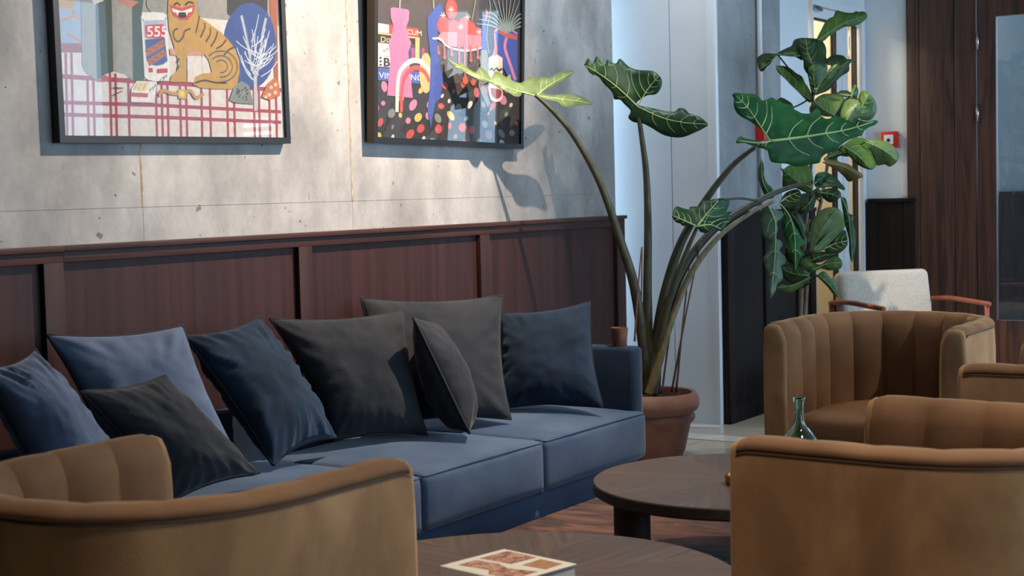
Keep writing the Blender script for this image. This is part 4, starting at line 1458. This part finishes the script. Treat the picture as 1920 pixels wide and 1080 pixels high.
def leaf(parent, outline, ribs, d0, dt, fold, mat_, vmat, step=9, wave=.012, side=5, vein_w=3.2, side_w=1.6, tilt=0.0, name='leaf', sm=True):
    """leaf blade from its outline; ribs: list of point lists (first one base to tip). d0 depth at the base, dt change to the tip,
    fold: blade edges bend away from (+) or towards (-) the viewer; tilt: depth change across the blade"""
    if sm:
        q = [Vector((x, y, 0)) for x, y in outline]
        outline = [(a.x, a.y) for a in smooth_path(q + [q[0]], 3)[:-1]]
    bx, by = ribs[0][0]
    tx, ty = ribs[0][-1]
    L = math.hypot(tx - bx, ty - by) or 1
    ux, uy = (tx - bx) / L, (ty - by) / L
    seed = bx * .013 + by * .027

    def ribdist(x, y):
        best = 1e9
        for rb_ in ribs:
            for (ax, ay), (cx2, cy2) in zip(rb_, rb_[1:]):
                l2 = (cx2 - ax) ** 2 + (cy2 - ay) ** 2 or 1
                t = max(0, min(1, ((x - ax) * (cx2 - ax) + (y - ay) * (cy2 - ay)) / l2))
                best = min(best, math.hypot(x - ax - t * (cx2 - ax), y - ay - t * (cy2 - ay)))
        return best

    def depth(x, y):
        s_ = ((x - bx) * ux + (y - by) * uy) / L
        w = (-(x - bx) * uy + (y - by) * ux) / L
        return d0 + dt * s_ + tilt * w + fold * (ribdist(x, y) / L) ** 1.3 + wave * noise.noise(Vector((x * .045, y * .045, seed)))
    xs, ys = [a for a, _ in outline], [b for _, b in outline]
    pts = [Vector(a) for a in outline]
    n = len(pts)
    y = min(ys) + step / 2
    row = 0
    while y < max(ys):
        x = min(xs) + step * (.5 if row % 2 else 1)
        while x < max(xs):
            if inside(outline, x, y) and min((x - a) ** 2 + (y - b) ** 2 for a, b in outline) > (step * .5) ** 2:
                pts.append(Vector((x, y)))
            x += step
        y += step * .87
        row += 1
    res = delaunay_2d_cdt(pts, [(i, (i + 1) % n) for i in range(n)], [], 1, 1e-4)
    vv, ff = res[0], res[2]
    top = [at(a.x, a.y, depth(a.x, a.y)) for a in vv]
    lf = build(name, top, ff, mat_, parent, True)
    md = lf.modifiers.new('thickness', 'SOLIDIFY')
    md.thickness = .0022
    md.offset = 0
    mb = MB()

    def vein(pp, w0, w1):
        pp = [Vector((a, b, 0)) for a, b in pp]
        if len(pp) > 2:
            pp = smooth_path(pp, 4)
        else:
            pp = [pp[0].lerp(pp[1], k / 4) for k in range(5)]
        q = [at(a.x, a.y, depth(a.x, a.y) - .0018) for a in pp]
        m = len(q)
        mb.tube(q, [(w0 + (w1 - w0) * k / (m - 1)) * d0 / F / 2 for k in range(m)], 5)
    for i, rb_ in enumerate(ribs):
        vein(rb_, vein_w * (1 if i == 0 else .8), vein_w * .4)
        if side:
            for k in range(1, side + 1):
                t = k / (side + 1)
                seg = t * (len(rb_) - 1)
                j = min(int(seg), len(rb_) - 2)
                px = rb_[j][0] + (rb_[j + 1][0] - rb_[j][0]) * (seg - j)
                py = rb_[j][1] + (rb_[j + 1][1] - rb_[j][1]) * (seg - j)
                gx, gy = rb_[j + 1][0] - rb_[j][0], rb_[j + 1][1] - rb_[j][1]
                g = math.hypot(gx, gy) or 1
                for sg in (-1, 1):
                    a = math.atan2(gy / g, gx / g) + sg * math.radians(58)
                    l_ = 0
                    while inside(outline, px + math.cos(a) * (l_ + 3), py + math.sin(a) * (l_ + 3)) and l_ < L:
                        l_ += 3
                    l_ *= .84
                    if l_ > 7:
                        e = a - sg * .22
                        vein([(px, py), (px + math.cos(a) * l_ * .5, py + math.sin(a) * l_ * .5), (px + math.cos(e) * l_, py + math.sin(e) * l_)], side_w, side_w * .5)
    mb.obj('veins', vmat, lf, True)
    return lf


def stalk(parent, pts, w0, w1, mat_, name='stem', n=10):
    """pts: (px, py, depth)"""
    q = smooth_path([Vector(p_) for p_ in pts], 7)
    m = len(q)
    return MB().tube([at(a.x, a.y, a.z) for a in q], [(w0 + (w1 - w0) * k / (m - 1)) * a.z / F / 2 for k, a in enumerate(q)], n).obj(name, mat_, parent, True)


Z3 = lambda L_: [(840 + x / 3.692, y / 3.692) for x, y in L_]
Z4 = lambda L_: [(1340 + x / 3.725, y / 3.725) for x, y in L_]
Z5 = lambda L_: [(1240 + x / 3.6, 270 + y / 3.6) for x, y in L_]
Z6 = lambda L_: [(1360 + x / 4.153, 160 + y / 4.153) for x, y in L_]
Z7 = lambda L_: [(1400 + x / 3.6, 300 + y / 3.6) for x, y in L_]
Z8 = lambda L_: [(1400 + x / 5.4, y / 5.4) for x, y in L_]

pot_c = Vector((7.01, 3.672, 0))
al = thing('potted_alocasia', 'tall elephant-ear plant in a terracotta pot beyond the sofa arm', 'plant', pot_c)
PH = .345
pot = MB().lathe([(0, .0), (.150, .0), (.156, .008), (.160, .03), (.166, .034), (.200, .185), (.212, .19), (.222, .205), (.222, .222), (.212, .235), (.216, .24), (.236, .255), (.246, .28), (.244, .31), (.232, .334), (.222, PH),
                  (.206, PH - .004), (.202, PH - .03), (.196, .27), (0, .27)], pot_c, 64).obj('pot', M['terracotta'], al, True, auto=60)
sv, sf = [], []
so = MB().lathe([(0, .30), (.08, .304), (.15, .30), (.199, .292), (.199, .275)], pot_c, 40)
for q in so.v:
    q.z += .012 * noise.noise(q * 22)
so.obj('soil', M['soil'], al, True)
DP = 7.87
stalk(al, [(1213, 738, DP), (1208, 660, DP - .02), (1190, 540, DP - .05), (1163, 450, DP - .08), (1126, 345, DP - .12), (1078, 258, DP - .16), (1036, 208, DP - .2), (1003, 178, 7.65)], 24, 6, M['petiole'])
stalk(al, [(1219, 738, DP), (1215, 640, DP), (1214, 540, DP), (1215, 430, DP - .02), (1212, 330, DP - .03), (1204, 262, DP - .05), (1195, 202, DP - .06)], 22, 8, M['petiole'])
stalk(al, [(1226, 738, DP + .02), (1231, 650, DP + .01), (1246, 555, DP - .02), (1275, 460, DP - .06), (1320, 380, DP - .1), (1372, 312, DP - .14), (1416, 276, DP - .18)], 26, 8, M['petiole'])
stalk(al, [(1222, 740, DP - .06), (1230, 680, DP - .06), (1250, 580, DP - .04), (1290, 490, DP), (1345, 425, DP + .06), (1420, 378, DP + .14), (1470, 355, DP + .18), (1524, 341, DP + .2)], 24, 7, M['petiole'])
stalk(al, [(1216, 740, DP - .08), (1232, 690, DP - .08), (1262, 590, DP - .06), (1300, 505, DP - .04), (1352, 440, DP), (1410, 398, DP + .06), (1450, 378, DP + .1)], 18, 6, M['petiole_pale'])
stalk(al, [(1226, 740, DP), (1236, 640, DP - .08), (1262, 540, DP - .14), (1288, 470, DP - .18), (1308, 424, DP - .2)], 18, 6, M['petiole'])
stalk(al, [(1345, 376, DP - .12), (1385, 372, DP), (1420, 376, DP + .12)], 4, 5, M['petiole'], 'runner')
for a, b in (((1203, 730, DP - .04), (1204, 463, DP - .06)), ((1259, 736, DP), (1315, 446, DP - .02)), ((1268, 736, DP), (1293, 494, DP + .02)), ((1241, 738, DP), (1262, 590, DP)), ((1190, 640, DP - .1), (1203, 463, DP - .1))):
    stalk(al, [a, ((a[0] + b[0]) / 2 - 1, (a[1] + b[1]) / 2, a[2]), b], 4.2, 2.4, M['cane'], 'dry_stem', 6)
# leaf over the picture, lit yellow-green
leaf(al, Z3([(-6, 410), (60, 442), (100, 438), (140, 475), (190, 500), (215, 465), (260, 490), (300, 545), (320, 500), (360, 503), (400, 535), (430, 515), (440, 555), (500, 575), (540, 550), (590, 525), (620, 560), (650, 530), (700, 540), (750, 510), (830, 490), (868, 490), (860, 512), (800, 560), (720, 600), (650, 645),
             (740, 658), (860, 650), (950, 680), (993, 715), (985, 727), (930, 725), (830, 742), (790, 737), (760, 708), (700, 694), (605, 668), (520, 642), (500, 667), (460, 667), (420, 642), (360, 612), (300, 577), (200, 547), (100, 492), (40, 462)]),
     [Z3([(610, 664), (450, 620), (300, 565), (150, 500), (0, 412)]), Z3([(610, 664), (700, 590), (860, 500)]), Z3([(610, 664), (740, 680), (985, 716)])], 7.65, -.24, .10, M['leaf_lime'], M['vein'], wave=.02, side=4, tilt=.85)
# upper leaf against the white pier
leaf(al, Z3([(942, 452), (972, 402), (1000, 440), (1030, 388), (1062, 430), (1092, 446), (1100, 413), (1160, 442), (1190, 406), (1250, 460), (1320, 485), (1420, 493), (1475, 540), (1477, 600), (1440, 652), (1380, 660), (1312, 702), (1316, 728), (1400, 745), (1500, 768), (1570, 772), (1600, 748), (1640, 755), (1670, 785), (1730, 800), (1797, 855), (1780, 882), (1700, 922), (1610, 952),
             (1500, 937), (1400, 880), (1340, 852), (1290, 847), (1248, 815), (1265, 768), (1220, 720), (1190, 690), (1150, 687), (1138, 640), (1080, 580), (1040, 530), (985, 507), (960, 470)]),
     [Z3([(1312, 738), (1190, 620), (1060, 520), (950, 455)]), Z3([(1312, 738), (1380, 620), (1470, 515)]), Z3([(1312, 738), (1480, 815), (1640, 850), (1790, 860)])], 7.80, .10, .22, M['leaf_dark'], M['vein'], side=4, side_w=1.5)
# big leaf with pale veins
leaf(al, Z6([(52, 75), (75, 56), (130, 62), (230, 68), (262, 92), (285, 118), (320, 112), (350, 96), (378, 100), (400, 122), (450, 140), (515, 152), (535, 185), (570, 205), (600, 218), (660, 218), (690, 195), (712, 180), (742, 205), (745, 232), (790, 262), (852, 240), (880, 245), (930, 268), (985, 285), (1012, 258), (1060, 275), (1110, 282), (1160, 272), (1190, 282), (1165, 308), (1120, 325),
             (1085, 350), (1060, 390), (1010, 405), (960, 425), (905, 462), (870, 505), (840, 520), (790, 530), (750, 560), (735, 600), (690, 612), (600, 628), (540, 630), (480, 612), (400, 605), (355, 592), (338, 540), (330, 510), (290, 492), (230, 478), (150, 448), (92, 452), (85, 435), (108, 398), (150, 410), (210, 425), (290, 440), (345, 430), (330, 400), (270, 340), (200, 285), (110, 235), (75, 190), (65, 150), (68, 110)]),
     [Z6([(350, 434), (560, 408), (780, 375), (960, 342), (1150, 282)]), Z6([(350, 434), (280, 330), (170, 170), (85, 85)]), Z6([(350, 434), (270, 450), (100, 430)])], 7.68, .18, .30, M['leaf'], M['vein'], step=10, wave=.022, side=5, vein_w=5.4, side_w=2.8, tilt=-.1)
# small leaf
leaf(al, Z5([(72, 490), (85, 440), (108, 422), (150, 436), (188, 442), (195, 424), (258, 420), (266, 396), (280, 384), (320, 380), (366, 370), (400, 366), (452, 374), (462, 400), (440, 455), (472, 490), (440, 540), (405, 590), (352, 565), (310, 600), (258, 590), (240, 556), (150, 552), (128, 538), (95, 525)]),
     [Z5([(240, 556), (300, 480), (385, 382)]), Z5([(240, 556), (160, 520), (80, 485)]), Z5([(240, 556), (330, 545), (400, 575)])], 7.66, .06, .18, M['leaf_dark'], M['vein'], step=7, side=3, vein_w=4.5, side_w=1.8)
# hanging leaves
leaf(al, Z7([(92, 300), (130, 310), (180, 330), (225, 345), (262, 355), (235, 395), (205, 420), (212, 470), (190, 520), (232, 548), (240, 580), (222, 610), (262, 660), (258, 700), (232, 720), (245, 800), (205, 840), (196, 880), (158, 935), (148, 860), (146, 790), (118, 700), (114, 655), (150, 610), (162, 560), (128, 540), (98, 470), (96, 430), (78, 415), (100, 380), (104, 340)]),
     [Z7([(140, 300), (190, 410), (195, 540), (185, 720), (165, 905)])], 8.02, -.06, .25, M['leaf_grey'], M['vein'], side=4, step=8)
leaf(al, Z7([(215, 285), (262, 330), (300, 400), (330, 450), (372, 530), (408, 570), (355, 590), (388, 640), (352, 670), (345, 710), (328, 752), (310, 690), (290, 610), (270, 560), (240, 460), (238, 420), (252, 400), (240, 340)]),
     [Z7([(220, 290), (290, 380), (325, 520), (328, 735)])], 8.0, -.05, .25, M['leaf'], M['vein'], side=4, step=8)
leaf(al, Z7([(98, -10), (115, 30), (118, 110), (140, 160), (170, 190), (188, 250), (140, 262), (118, 235), (92, 165), (76, 105), (82, 60)]), [Z7([(165, 255), (110, 150), (100, 0)])], 8.05, .05, .3, M['leaf_dark'], M['vein_dim'], side=0, step=7)
leaf(al, Z7([(455, 150), (470, 95), (520, 80), (560, 92), (610, 125), (640, 160), (664, 188), (655, 202), (600, 185), (540, 182), (470, 188)]), [Z7([(455, 160), (500, 135), (560, 95)])], 8.06, .06, -.2, M['leaf_dark'], M['vein'], side=2, step=7)
leaf(al, Z7([(632, 245), (668, 262), (682, 320), (690, 360), (722, 375), (712, 400), (735, 480), (736, 580), (712, 690), (692, 620), (690, 540), (665, 440), (650, 350)]), [Z7([(640, 250), (690, 400), (712, 680)])], 8.12, -.05, .25, M['leaf_dark'], M['vein_dim'], side=3, step=7)

# fiddle-leaf fig behind the facing armchair
fg_c = Vector((8.50, 3.42, 0))
fg = thing('fiddle_leaf_fig', 'fiddle-leaf fig with large glossy leaves behind the facing armchair', 'plant', fg_c)
MB().lathe([(0, 0), (.12, 0), (.125, .01), (.165, .30), (.172, .31), (.172, .325), (.158, .325), (.150, .29), (0, .28)], fg_c, 40).obj('pot', M['black_leg'], fg, True, auto=50)
MB().lathe([(0, .30), (.1, .298), (.152, .29), (.152, .282)], fg_c, 30).obj('soil', M['soil'], fg, True)
dF = 8.98
stalk(fg, [(1503, 690, dF), (1502, 585, dF), (1507, 480, dF), (1515, 380, dF), (1522, 280, dF), (1524, 180, dF)], 9, 5, M['bark'], 'trunk')
stalk(fg, [(1513, 690, dF), (1510, 585, dF), (1520, 470, dF), (1545, 350, dF), (1560, 240, dF), (1562, 180, dF)], 9, 5, M['bark'], 'trunk')


def fig(conv, outline, base, tip, d, mt='fig', dt=0.0, fold=.25, side=4, vm='vein_dim', tilt=0.0):
    (b_,), (t_,) = conv([base]), conv([tip])
    mid_ = ((b_[0] + t_[0]) / 2 + (t_[1] - b_[1]) * .06, (b_[1] + t_[1]) / 2 - (t_[0] - b_[0]) * .06)
    leaf(fg, conv(outline), [[b_, mid_, t_]], d, dt, fold, M[mt], M[vm], step=8, side=side, vein_w=2.4, side_w=1.2, wave=.02, tilt=tilt)
    # short stalk to the nearest trunk
    k = min(((1524, 180), (1522, 280), (1515, 380), (1507, 480), (1562, 200), (1553, 300), (1540, 380), (1505, 540)), key=lambda q: (q[0] - b_[0]) ** 2 + (q[1] - b_[1]) ** 2)
    stalk(fg, [(k[0], k[1], dF), ((k[0] + b_[0]) / 2, (k[1] + b_[1]) / 2 + 2, (dF + d) / 2), (b_[0], b_[1], d)], 3.4, 3, M['fig_dark'], 'leaf_stalk', 6)


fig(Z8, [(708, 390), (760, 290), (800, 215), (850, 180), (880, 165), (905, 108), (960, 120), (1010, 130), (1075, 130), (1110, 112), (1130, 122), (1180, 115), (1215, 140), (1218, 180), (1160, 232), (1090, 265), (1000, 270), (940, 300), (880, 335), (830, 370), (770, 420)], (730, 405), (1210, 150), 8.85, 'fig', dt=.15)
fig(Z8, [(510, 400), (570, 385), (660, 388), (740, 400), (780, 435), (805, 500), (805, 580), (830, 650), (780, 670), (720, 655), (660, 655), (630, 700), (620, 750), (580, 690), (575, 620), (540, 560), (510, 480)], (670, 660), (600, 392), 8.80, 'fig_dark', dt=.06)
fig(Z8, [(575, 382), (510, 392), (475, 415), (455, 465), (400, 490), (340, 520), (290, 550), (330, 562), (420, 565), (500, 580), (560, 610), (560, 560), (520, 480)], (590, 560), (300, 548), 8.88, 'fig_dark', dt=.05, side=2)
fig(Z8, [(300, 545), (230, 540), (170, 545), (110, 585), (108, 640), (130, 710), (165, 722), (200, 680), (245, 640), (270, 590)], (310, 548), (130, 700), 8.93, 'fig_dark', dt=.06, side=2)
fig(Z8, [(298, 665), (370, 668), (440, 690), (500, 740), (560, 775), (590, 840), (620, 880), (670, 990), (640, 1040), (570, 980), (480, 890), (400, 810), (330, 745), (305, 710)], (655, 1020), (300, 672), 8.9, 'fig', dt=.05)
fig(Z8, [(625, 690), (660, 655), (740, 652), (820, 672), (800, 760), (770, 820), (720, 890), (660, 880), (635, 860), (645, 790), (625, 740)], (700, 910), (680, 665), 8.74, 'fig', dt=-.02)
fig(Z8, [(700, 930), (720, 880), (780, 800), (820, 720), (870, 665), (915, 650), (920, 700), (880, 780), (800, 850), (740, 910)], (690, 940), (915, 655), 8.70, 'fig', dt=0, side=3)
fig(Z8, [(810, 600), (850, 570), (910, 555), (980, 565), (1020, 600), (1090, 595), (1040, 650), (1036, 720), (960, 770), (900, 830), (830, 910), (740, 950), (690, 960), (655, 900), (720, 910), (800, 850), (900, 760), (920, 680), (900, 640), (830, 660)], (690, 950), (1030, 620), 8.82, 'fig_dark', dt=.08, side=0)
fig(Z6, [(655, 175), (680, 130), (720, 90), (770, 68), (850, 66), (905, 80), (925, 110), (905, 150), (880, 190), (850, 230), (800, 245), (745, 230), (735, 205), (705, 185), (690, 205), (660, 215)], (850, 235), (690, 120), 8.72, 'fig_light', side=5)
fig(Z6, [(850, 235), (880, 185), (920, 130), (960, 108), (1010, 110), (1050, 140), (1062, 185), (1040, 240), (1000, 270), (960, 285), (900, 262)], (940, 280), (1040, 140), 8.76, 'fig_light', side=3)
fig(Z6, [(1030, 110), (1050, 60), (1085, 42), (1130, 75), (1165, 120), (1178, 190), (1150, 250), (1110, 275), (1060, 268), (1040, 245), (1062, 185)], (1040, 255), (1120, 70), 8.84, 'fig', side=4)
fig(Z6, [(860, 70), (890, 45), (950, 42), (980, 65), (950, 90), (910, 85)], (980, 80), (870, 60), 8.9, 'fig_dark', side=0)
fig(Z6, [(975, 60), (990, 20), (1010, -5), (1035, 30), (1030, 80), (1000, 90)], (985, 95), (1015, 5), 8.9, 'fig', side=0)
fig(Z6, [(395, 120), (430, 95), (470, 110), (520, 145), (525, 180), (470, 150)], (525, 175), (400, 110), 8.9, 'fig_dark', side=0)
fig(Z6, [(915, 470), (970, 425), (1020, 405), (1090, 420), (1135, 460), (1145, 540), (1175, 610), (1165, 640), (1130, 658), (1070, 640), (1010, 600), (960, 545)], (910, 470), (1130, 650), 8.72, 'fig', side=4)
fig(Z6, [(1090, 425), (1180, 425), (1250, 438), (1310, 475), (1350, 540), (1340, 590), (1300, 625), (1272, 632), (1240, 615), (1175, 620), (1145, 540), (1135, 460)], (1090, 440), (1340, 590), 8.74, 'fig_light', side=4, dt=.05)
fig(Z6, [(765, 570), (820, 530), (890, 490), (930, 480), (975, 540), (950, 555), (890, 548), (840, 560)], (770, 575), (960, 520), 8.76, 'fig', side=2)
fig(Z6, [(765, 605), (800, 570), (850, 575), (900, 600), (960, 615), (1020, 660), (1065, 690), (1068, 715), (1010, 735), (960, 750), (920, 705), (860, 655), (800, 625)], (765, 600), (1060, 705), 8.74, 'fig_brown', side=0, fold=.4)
fig(Z7, [(222, 50), (250, 60), (290, 35), (380, 30), (430, 50), (445, 100), (450, 160), (440, 210), (400, 220), (330, 190), (250, 195), (240, 130), (242, 85)], (440, 190), (250, 70), 8.66, 'fig', side=4)
fig(Z7, [(225, 285), (250, 235), (300, 205), (350, 200), (370, 240), (355, 300), (330, 345), (280, 345)], (225, 285), (355, 215), 8.70, 'fig_dark', side=3, vm='vein')
fig(Z7, [(370, 230), (430, 215), (480, 190), (510, 230), (470, 270), (450, 330), (400, 360), (350, 355), (355, 300)], (460, 230), (370, 340), 8.84, 'fig_dark', side=3)
fig(Z7, [(490, 215), (560, 190), (620, 205), (640, 240), (600, 275), (560, 285), (520, 260)], (490, 220), (620, 250), 8.8, 'fig_dark', side=2)
fig(Z7, [(435, 590), (430, 500), (440, 430), (480, 360), (530, 325), (600, 320), (640, 350), (660, 400), (660, 440), (600, 500), (540, 570), (480, 620), (445, 610)], (450, 610), (610, 330), 8.60, 'fig_light', side=5, fold=.35)
fig(Z7, [(445, 600), (520, 540), (600, 470), (655, 430), (665, 450), (600, 520), (540, 580), (490, 622), (455, 618)], (450, 610), (660, 438), 8.57, 'fig_light', side=0)
fig(Z7, [(395, 480), (415, 420), (430, 400), (428, 480), (435, 560), (410, 540)], (420, 560), (425, 410), 8.7, 'fig_light', side=0)
fig(Z7, [(520, 590), (600, 520), (660, 470), (682, 540), (670, 590), (610, 635), (540, 625)], (520, 600), (680, 545), 8.68, 'fig_dark', side=3, vm='vein')
fig(Z7, [(420, 640), (500, 620), (580, 625), (600, 640), (560, 660), (500, 690), (440, 690)], (430, 680), (590, 635), 8.7, 'fig_dark', side=2)
fig(Z7, [(360, 690), (400, 660), (440, 690), (500, 705), (560, 660), (600, 645), (642, 680), (636, 730), (560, 745), (500, 735), (440, 760), (400, 745)], (440, 740), (640, 690), 8.62, 'fig', side=3)
fig(Z7, [(470, 780), (520, 750), (560, 790), (605, 830), (615, 925), (580, 900), (540, 850)], (480, 775), (612, 915), 8.60, 'fig', side=3)
fig(Z7, [(205, 860), (240, 840), (320, 850), (420, 790), (435, 800), (370, 850), (310, 890), (260, 892), (225, 880)], (430, 790), (215, 865), 8.64, 'fig', side=2)
fig(Z7, [(290, 360), (330, 345), (370, 390), (400, 470), (380, 530), (340, 450)], (300, 360), (385, 520), 8.86, 'fig_dark', side=0)
fig(Z7, [(235, 720), (300, 700), (370, 720), (420, 770), (380, 840), (300, 830), (245, 790)], (415, 780), (245, 740), 8.78, 'fig_dark', side=2)
fig(Z7, [(265, 560), (320, 620), (380, 650), (360, 720), (300, 700), (262, 650)], (360, 700), (270, 580), 8.84, 'fig_dark', side=2)

# ================================================================== CREAM CHAIR
zA = .62
tR, tL = onZ(1855, 571, zA), onZ(1657, 580, zA)
sd = (tR - tL)
gap = sd.length
sd.normalize()
fd = Vector((sd.y, -sd.x, 0))
if fd.dot(CAM - tL) < 0:
    fd = -fd
fd.z = 0
mid_ = (tR + tL) / 2
base_ = Vector((mid_.x, mid_.y, 0)) - fd * .3
ch = thing('lounge_chair', 'cream boucle lounge chair with red-brown wooden arms', 'chair', base_)
Rm = Matrix((sd, fd, Vector((0, 0, 1)))).transposed().to_4x4()
Mc = Matrix.Translation(base_) @ Rm      # local x along the seat, y to the front
hw = gap / 2
for s in (-1, 1):
    arm_pts = [Mc @ Vector((s * hw, y, z)) for y, z in ((-.46, zA - .01), (-.20, zA + .010), (.10, zA + .006), (.27, zA + .002), (.30, zA))]
    MB().tube(smooth_path(arm_pts, 5), .017, 10).obj('arm', M['chair_wood'], ch, True)
    MB().tube([Mc @ Vector((s * hw, .27, zA)), Mc @ Vector((s * hw, .29, 0))], [.015, .012], 10).obj('leg', M['chair_wood'], ch, True)
    MB().tube([Mc @ Vector((s * hw, -.45, zA)), Mc @ Vector((s * (hw - .02), -.50, 0))], [.015, .012], 10).obj('leg', M['chair_wood'], ch, True)
    MB().tube([Mc @ Vector((s * hw, -.46, .30)), Mc @ Vector((s * hw, .28, .33))], .014, 8).obj('side_rail', M['chair_wood'], ch, True)
for y, z in ((-.46, .30), (.28, .33)):
    MB().tube([Mc @ Vector((-hw, y, z)), Mc @ Vector((hw, y, z))], .014, 8).obj('cross_rail', M['chair_wood'], ch, True)


def soft_block(name, sx, sy, sz, Mx, mt, parent, bev, n=12):
    bm = bmesh.new()
    bmesh.ops.create_cube(bm, size=1)
    for q in bm.verts:
        q.co = Vector((q.co.x * sx, q.co.y * sy, q.co.z * sz))
    bmesh.ops.bevel(bm, geom=bm.edges[:], offset=bev, segments=5, affect='EDGES', profile=.5)
    bm.verts.index_update()
    v = []
    for q in bm.verts:
        p_ = q.co.copy()
        p_.y += math.copysign(.02, p_.y) * max(0, 1 - (2 * p_.x / sx) ** 2) * max(0, 1 - (2 * p_.z / sz) ** 2)
        v.append(Mx @ p_)
    f = [tuple(q.index for q in fa.verts) for fa in bm.faces]
    bm.free()
    return build(name, v, f, mt, parent, True)


soft_block('back_cushion', gap - .07, .13, .50, Mc @ Matrix.Translation((-.02, -.365, .57)) @ Matrix.Rotation(math.radians(12), 4, 'X'), M['boucle'], ch, .045)
soft_block('seat_cushion', gap - .07, .62, .12, Mc @ Matrix.Translation((0, -.05, .385)) @ Matrix.Rotation(math.radians(4), 4, 'X'), M['boucle'], ch, .04)
